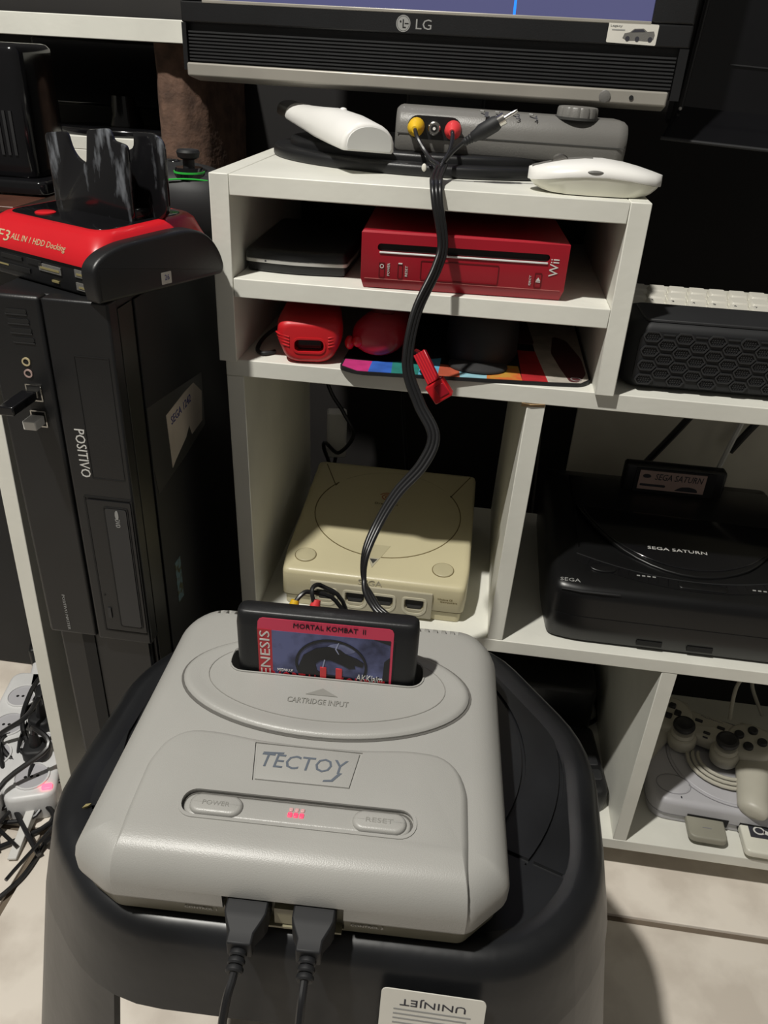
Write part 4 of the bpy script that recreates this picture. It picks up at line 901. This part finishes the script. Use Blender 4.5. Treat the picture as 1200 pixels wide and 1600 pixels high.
M().box(-114,-26,57,90,42,54).build('holder_base', blackg, dk, 30, 2)
sk = M().prism(rrect(50,60,4,13,.5,2),5,5.3).map(lambda a,b,c:(c,a,b)).build('price_sticker', paper, dk); text('sticker_scribble', '26', 4.6, 4.2, inkb, sk, (5.3,55.5,9), (0,1,0), (0,0,1), .2)

xc = thing('black_green_gamepad', 'black gamepad with green ring lines behind the docking station', 'gamepad', (-75,76,602), -.45, sc=.93)
M().loft([[(74*s*math.cos(a)*(1+.06*math.cos(2*a)), 47*s*math.sin(a), z) for a in [2*math.pi*k/36 for k in range(36)]] for s,z in ((.55,.5),(.85,8),(1,24),(1,44),(.96,54),(.88,62),(.72,68),(.45,71))]).build('body', blackm, xc, 60)
M().tube([(20,-43,56),(32,-38,61),(44,-32,63.5),(54,-24,64),(62,-14,63),(66,-2,60.5)],.7,6,5).build('green_ring', greenl, xc)
M().lathe([(14,58),(13,68),(11.5,72)],(45,-14,0),24).build('stick_base', blackg, xc); q = M(); ring(q, ellipse(45,-14,13.4,13.4,24), 1.0, 67.5,69); q.build('green_band', greenl, xc)
M().lathe([(5,70),(5,78),(9,80),(10,84),(9,86),(6,84.6)],(45,-14,0),24).build('thumbstick', blackm, xc)
M().ell((2,10,70),(6,6,3)).build('button', blackg, xc); M().ell((62,4,64),(3,3,2)).build('button', mat('blue_button',(.03,.12,.35),.3), xc)

# ------------------------------------------------------------------ floor clutter at the left
t = thing('dark_filler_box', 'large black box added to darken the space under the far left desk', 'box', (-480,300,FL))  # box added so this corner stays dark where lit floor would show
M().slab(rrect(-130,170,-90,110,16,4),.3,330,4,6).build('body', blackm, t); M().slab(rrect(-136,176,-96,116,18,4),331,352,2,6).build('lid', blackm, t)
def power_strip(loc, rz, n, label):
    t = thing('power_strip', label, 'power strip', loc, rz)
    L_ = n*52+30; M().slab(rrect(0,L_,-30,30,14,4),0,40,3,6).build('case', strip_m, t, 45)
    for k in range(n):
        cx = 32+k*52; q = M(); ring(q, ellipse(cx,0,21,21,28), 2, 39.4, 42); q.build('socket_ring', strip_m, t); M().prism(ellipse(cx,0,19,19,28),39.5,40.3).build('socket_face', psgrey, t)
        for s in (-1,0,1): M().prism(ellipse(cx+s*.1,s*7,2,2,10),40,40.6).build('socket_hole', void, t)
    return t
s1 = power_strip((-262,-45,FL), 1.93, 5, 'white power strip with round sockets and a lit red switch by the desk side')
M().slab(rrect(8,16,-26,-14,2,2),39,43,0,1).build('switch_lamp', mat('lit_red_switch',(.8,.05,.08),.3,emit=(1,.06,.10),es=4), s1)
power_strip((-320,-75,FL), 1.75, 4, 'plain white power strip lying further left among the cables')
for k,(p,r) in enumerate((((-283,18,-18),.3),((-300,66,-18),-.2),((-318,112,-18),.5))):
    t = thing('power_plug', ['black power plug nearest the lit switch of the strip','black power plug in the middle socket of the strip','black power plug farthest back on the strip'][k], 'plug', p, r, group='plugs in the white power strip')
    M().slab(rrect(-15,15,-15,15,8,3),.2,16,2,4).build('body', blackm, t, 45); M().lathe([(7,14),(6,26),(4,34)],(0,0,0),14).build('strain_relief', blackm, t)
    M().tube([(0,0,30),(4,-4,48),(24-20*k,-30,40),(-30,-60,10),(-40+k*15,-120,-30)],3.2,8,6).build('cable', cable_m, t)
t = thing('power_adapter', 'black power adapter block with metal edge behind the power strip', 'adapter', (-352,215,FL), .4)
M().box(-40,40,-28,28,.2,62).build('body', black, t, 30, 5, 3); M().box(-30,30,-28.8,-27.5,50,54).build('metal_edge', metal, t)
for k in range(12):
    random.seed(40+k); x0 = random.uniform(-310,-245); y0 = random.uniform(120,200); pts = [(x0,y0,random.uniform(-50,20))]
    for j in range(5): pts.append((min(-226,x0+random.uniform(-70,60)+j*3), y0-(j+1)*random.uniform(38,58), random.uniform(-56,-8 if j < 3 else -40)))
    c_ = M().tube(pts,random.choice((2.2,2.6,3.2)),8,7).build('tangled_cable', cable_m)
    tag(c_, 'black cable in the tangle around the white power strips', 'cable', 'tangled black cables on the floor')
tag(M().tube([(-420,-150,-57),(-330,-165,-57),(-262,-158,-57),(-238,-128,-57),(-232,-90,-57),(-236,-40,-57)],2.8,8,8).build('loose_cable', cable_m), 'black cable curving across bare floor tiles at lower left', 'cable')
tag(M().hexa([(-279,60,-57),(-270,62,-57),(-252,-100,-57),(-262,-102,-57),(-279,60,-20),(-270,62,-20),(-252,-100,-54),(-262,-102,-54)]).build('grey_strip', print_w, None, 30, .8), 'flat pale grey trunking strip leaning beside the power strip', 'trunking')

# ------------------------------------------------------------------ things half hidden behind the shelves
t = thing('white_adapter', 'white power adapter hanging in the dark behind the cream console', 'adapter', (34,318,322), .2)
M().slab(rrect(-13,13,-10,10,4,3),-34,30,3,3).build('body', wplas, t); M().tube([(0,0,-32),(-4,4,-60),(-14,10,-120),(-20,14,-200),(-10,10,-300),(10,0,-379)],2.4,8,6).build('cable', cable_m, t)
for k,(pts,lb_) in enumerate((([(10,296,500),(24,298,400),(46,296,360),(60,296,330),(40,300,300),(20,300,310),(30,320,220),(10,330,-50)],'black cable looping over the white adapter behind the cream console'),
        ([(120,320,505),(128,325,430),(118,330,380),(130,335,262)],'black cable hanging straight down behind the cream console'),
        ([(300,330,505),(296,335,440),(290,330,390),(300,340,330),(310,335,100)],'thin grey cable hanging behind the shelf divider'))):
    tag(M().tube(pts,2.6 if k<2 else 1.4,8,7).build('hanging_cable', cable_m if k<2 else boxgrey), lb_, 'cable')
for k,(pts,r_,m_,lb_) in enumerate((([(470,290,540),(500,296,470),(470,300,400),(430,300,330)],4.5,cable_m,'thick black cable slanting behind the memory cartridge'),
        ([(610,300,545),(560,300,480),(535,300,420),(520,306,330)],3.4,wplas2,'pale grey cable slanting behind the black console'),
        ([(640,316,470),(600,314,425),(560,312,405),(530,314,350)],4.5,cable_m,'black cable low behind the black console at right'))):
    tag(M().tube(pts,r_,8,7).build('hanging_cable', m_), lb_, 'cable')
t = thing('black_handset', 'black rounded handset with grey keys on the bottom shelf beside the stool', 'handset', (378,70,-3), .12)
M().slab(roundpoly([(-30,-40),(32,-40),(34,70),(-30,70)],[22,18,10,10],4),.3,34,4,9).build('body', black, t, 45)
for k in range(2): M().slab(rrect(8,26,-20+k*22,-4+k*22,3,3),33,35.4,0,1).build('key', darkgrey, t)
tag(M().tube([(395,165,4),(420,190,3),(408,220,20),(380,215,30),(372,190,14),(380,160,6),(360,120,2)],3,8,8).build('looped_cable', cable_m), 'black cable loop on the bottom shelf behind the handset', 'cable')
tag(M().slab(rrect(265,405,160,250,8,3),-2.8,70,2,6).build('darkening_case', black), 'black case widened to darken the bottom compartment behind the stool', 'case')  # case stretched so the pale background does not brighten this compartment
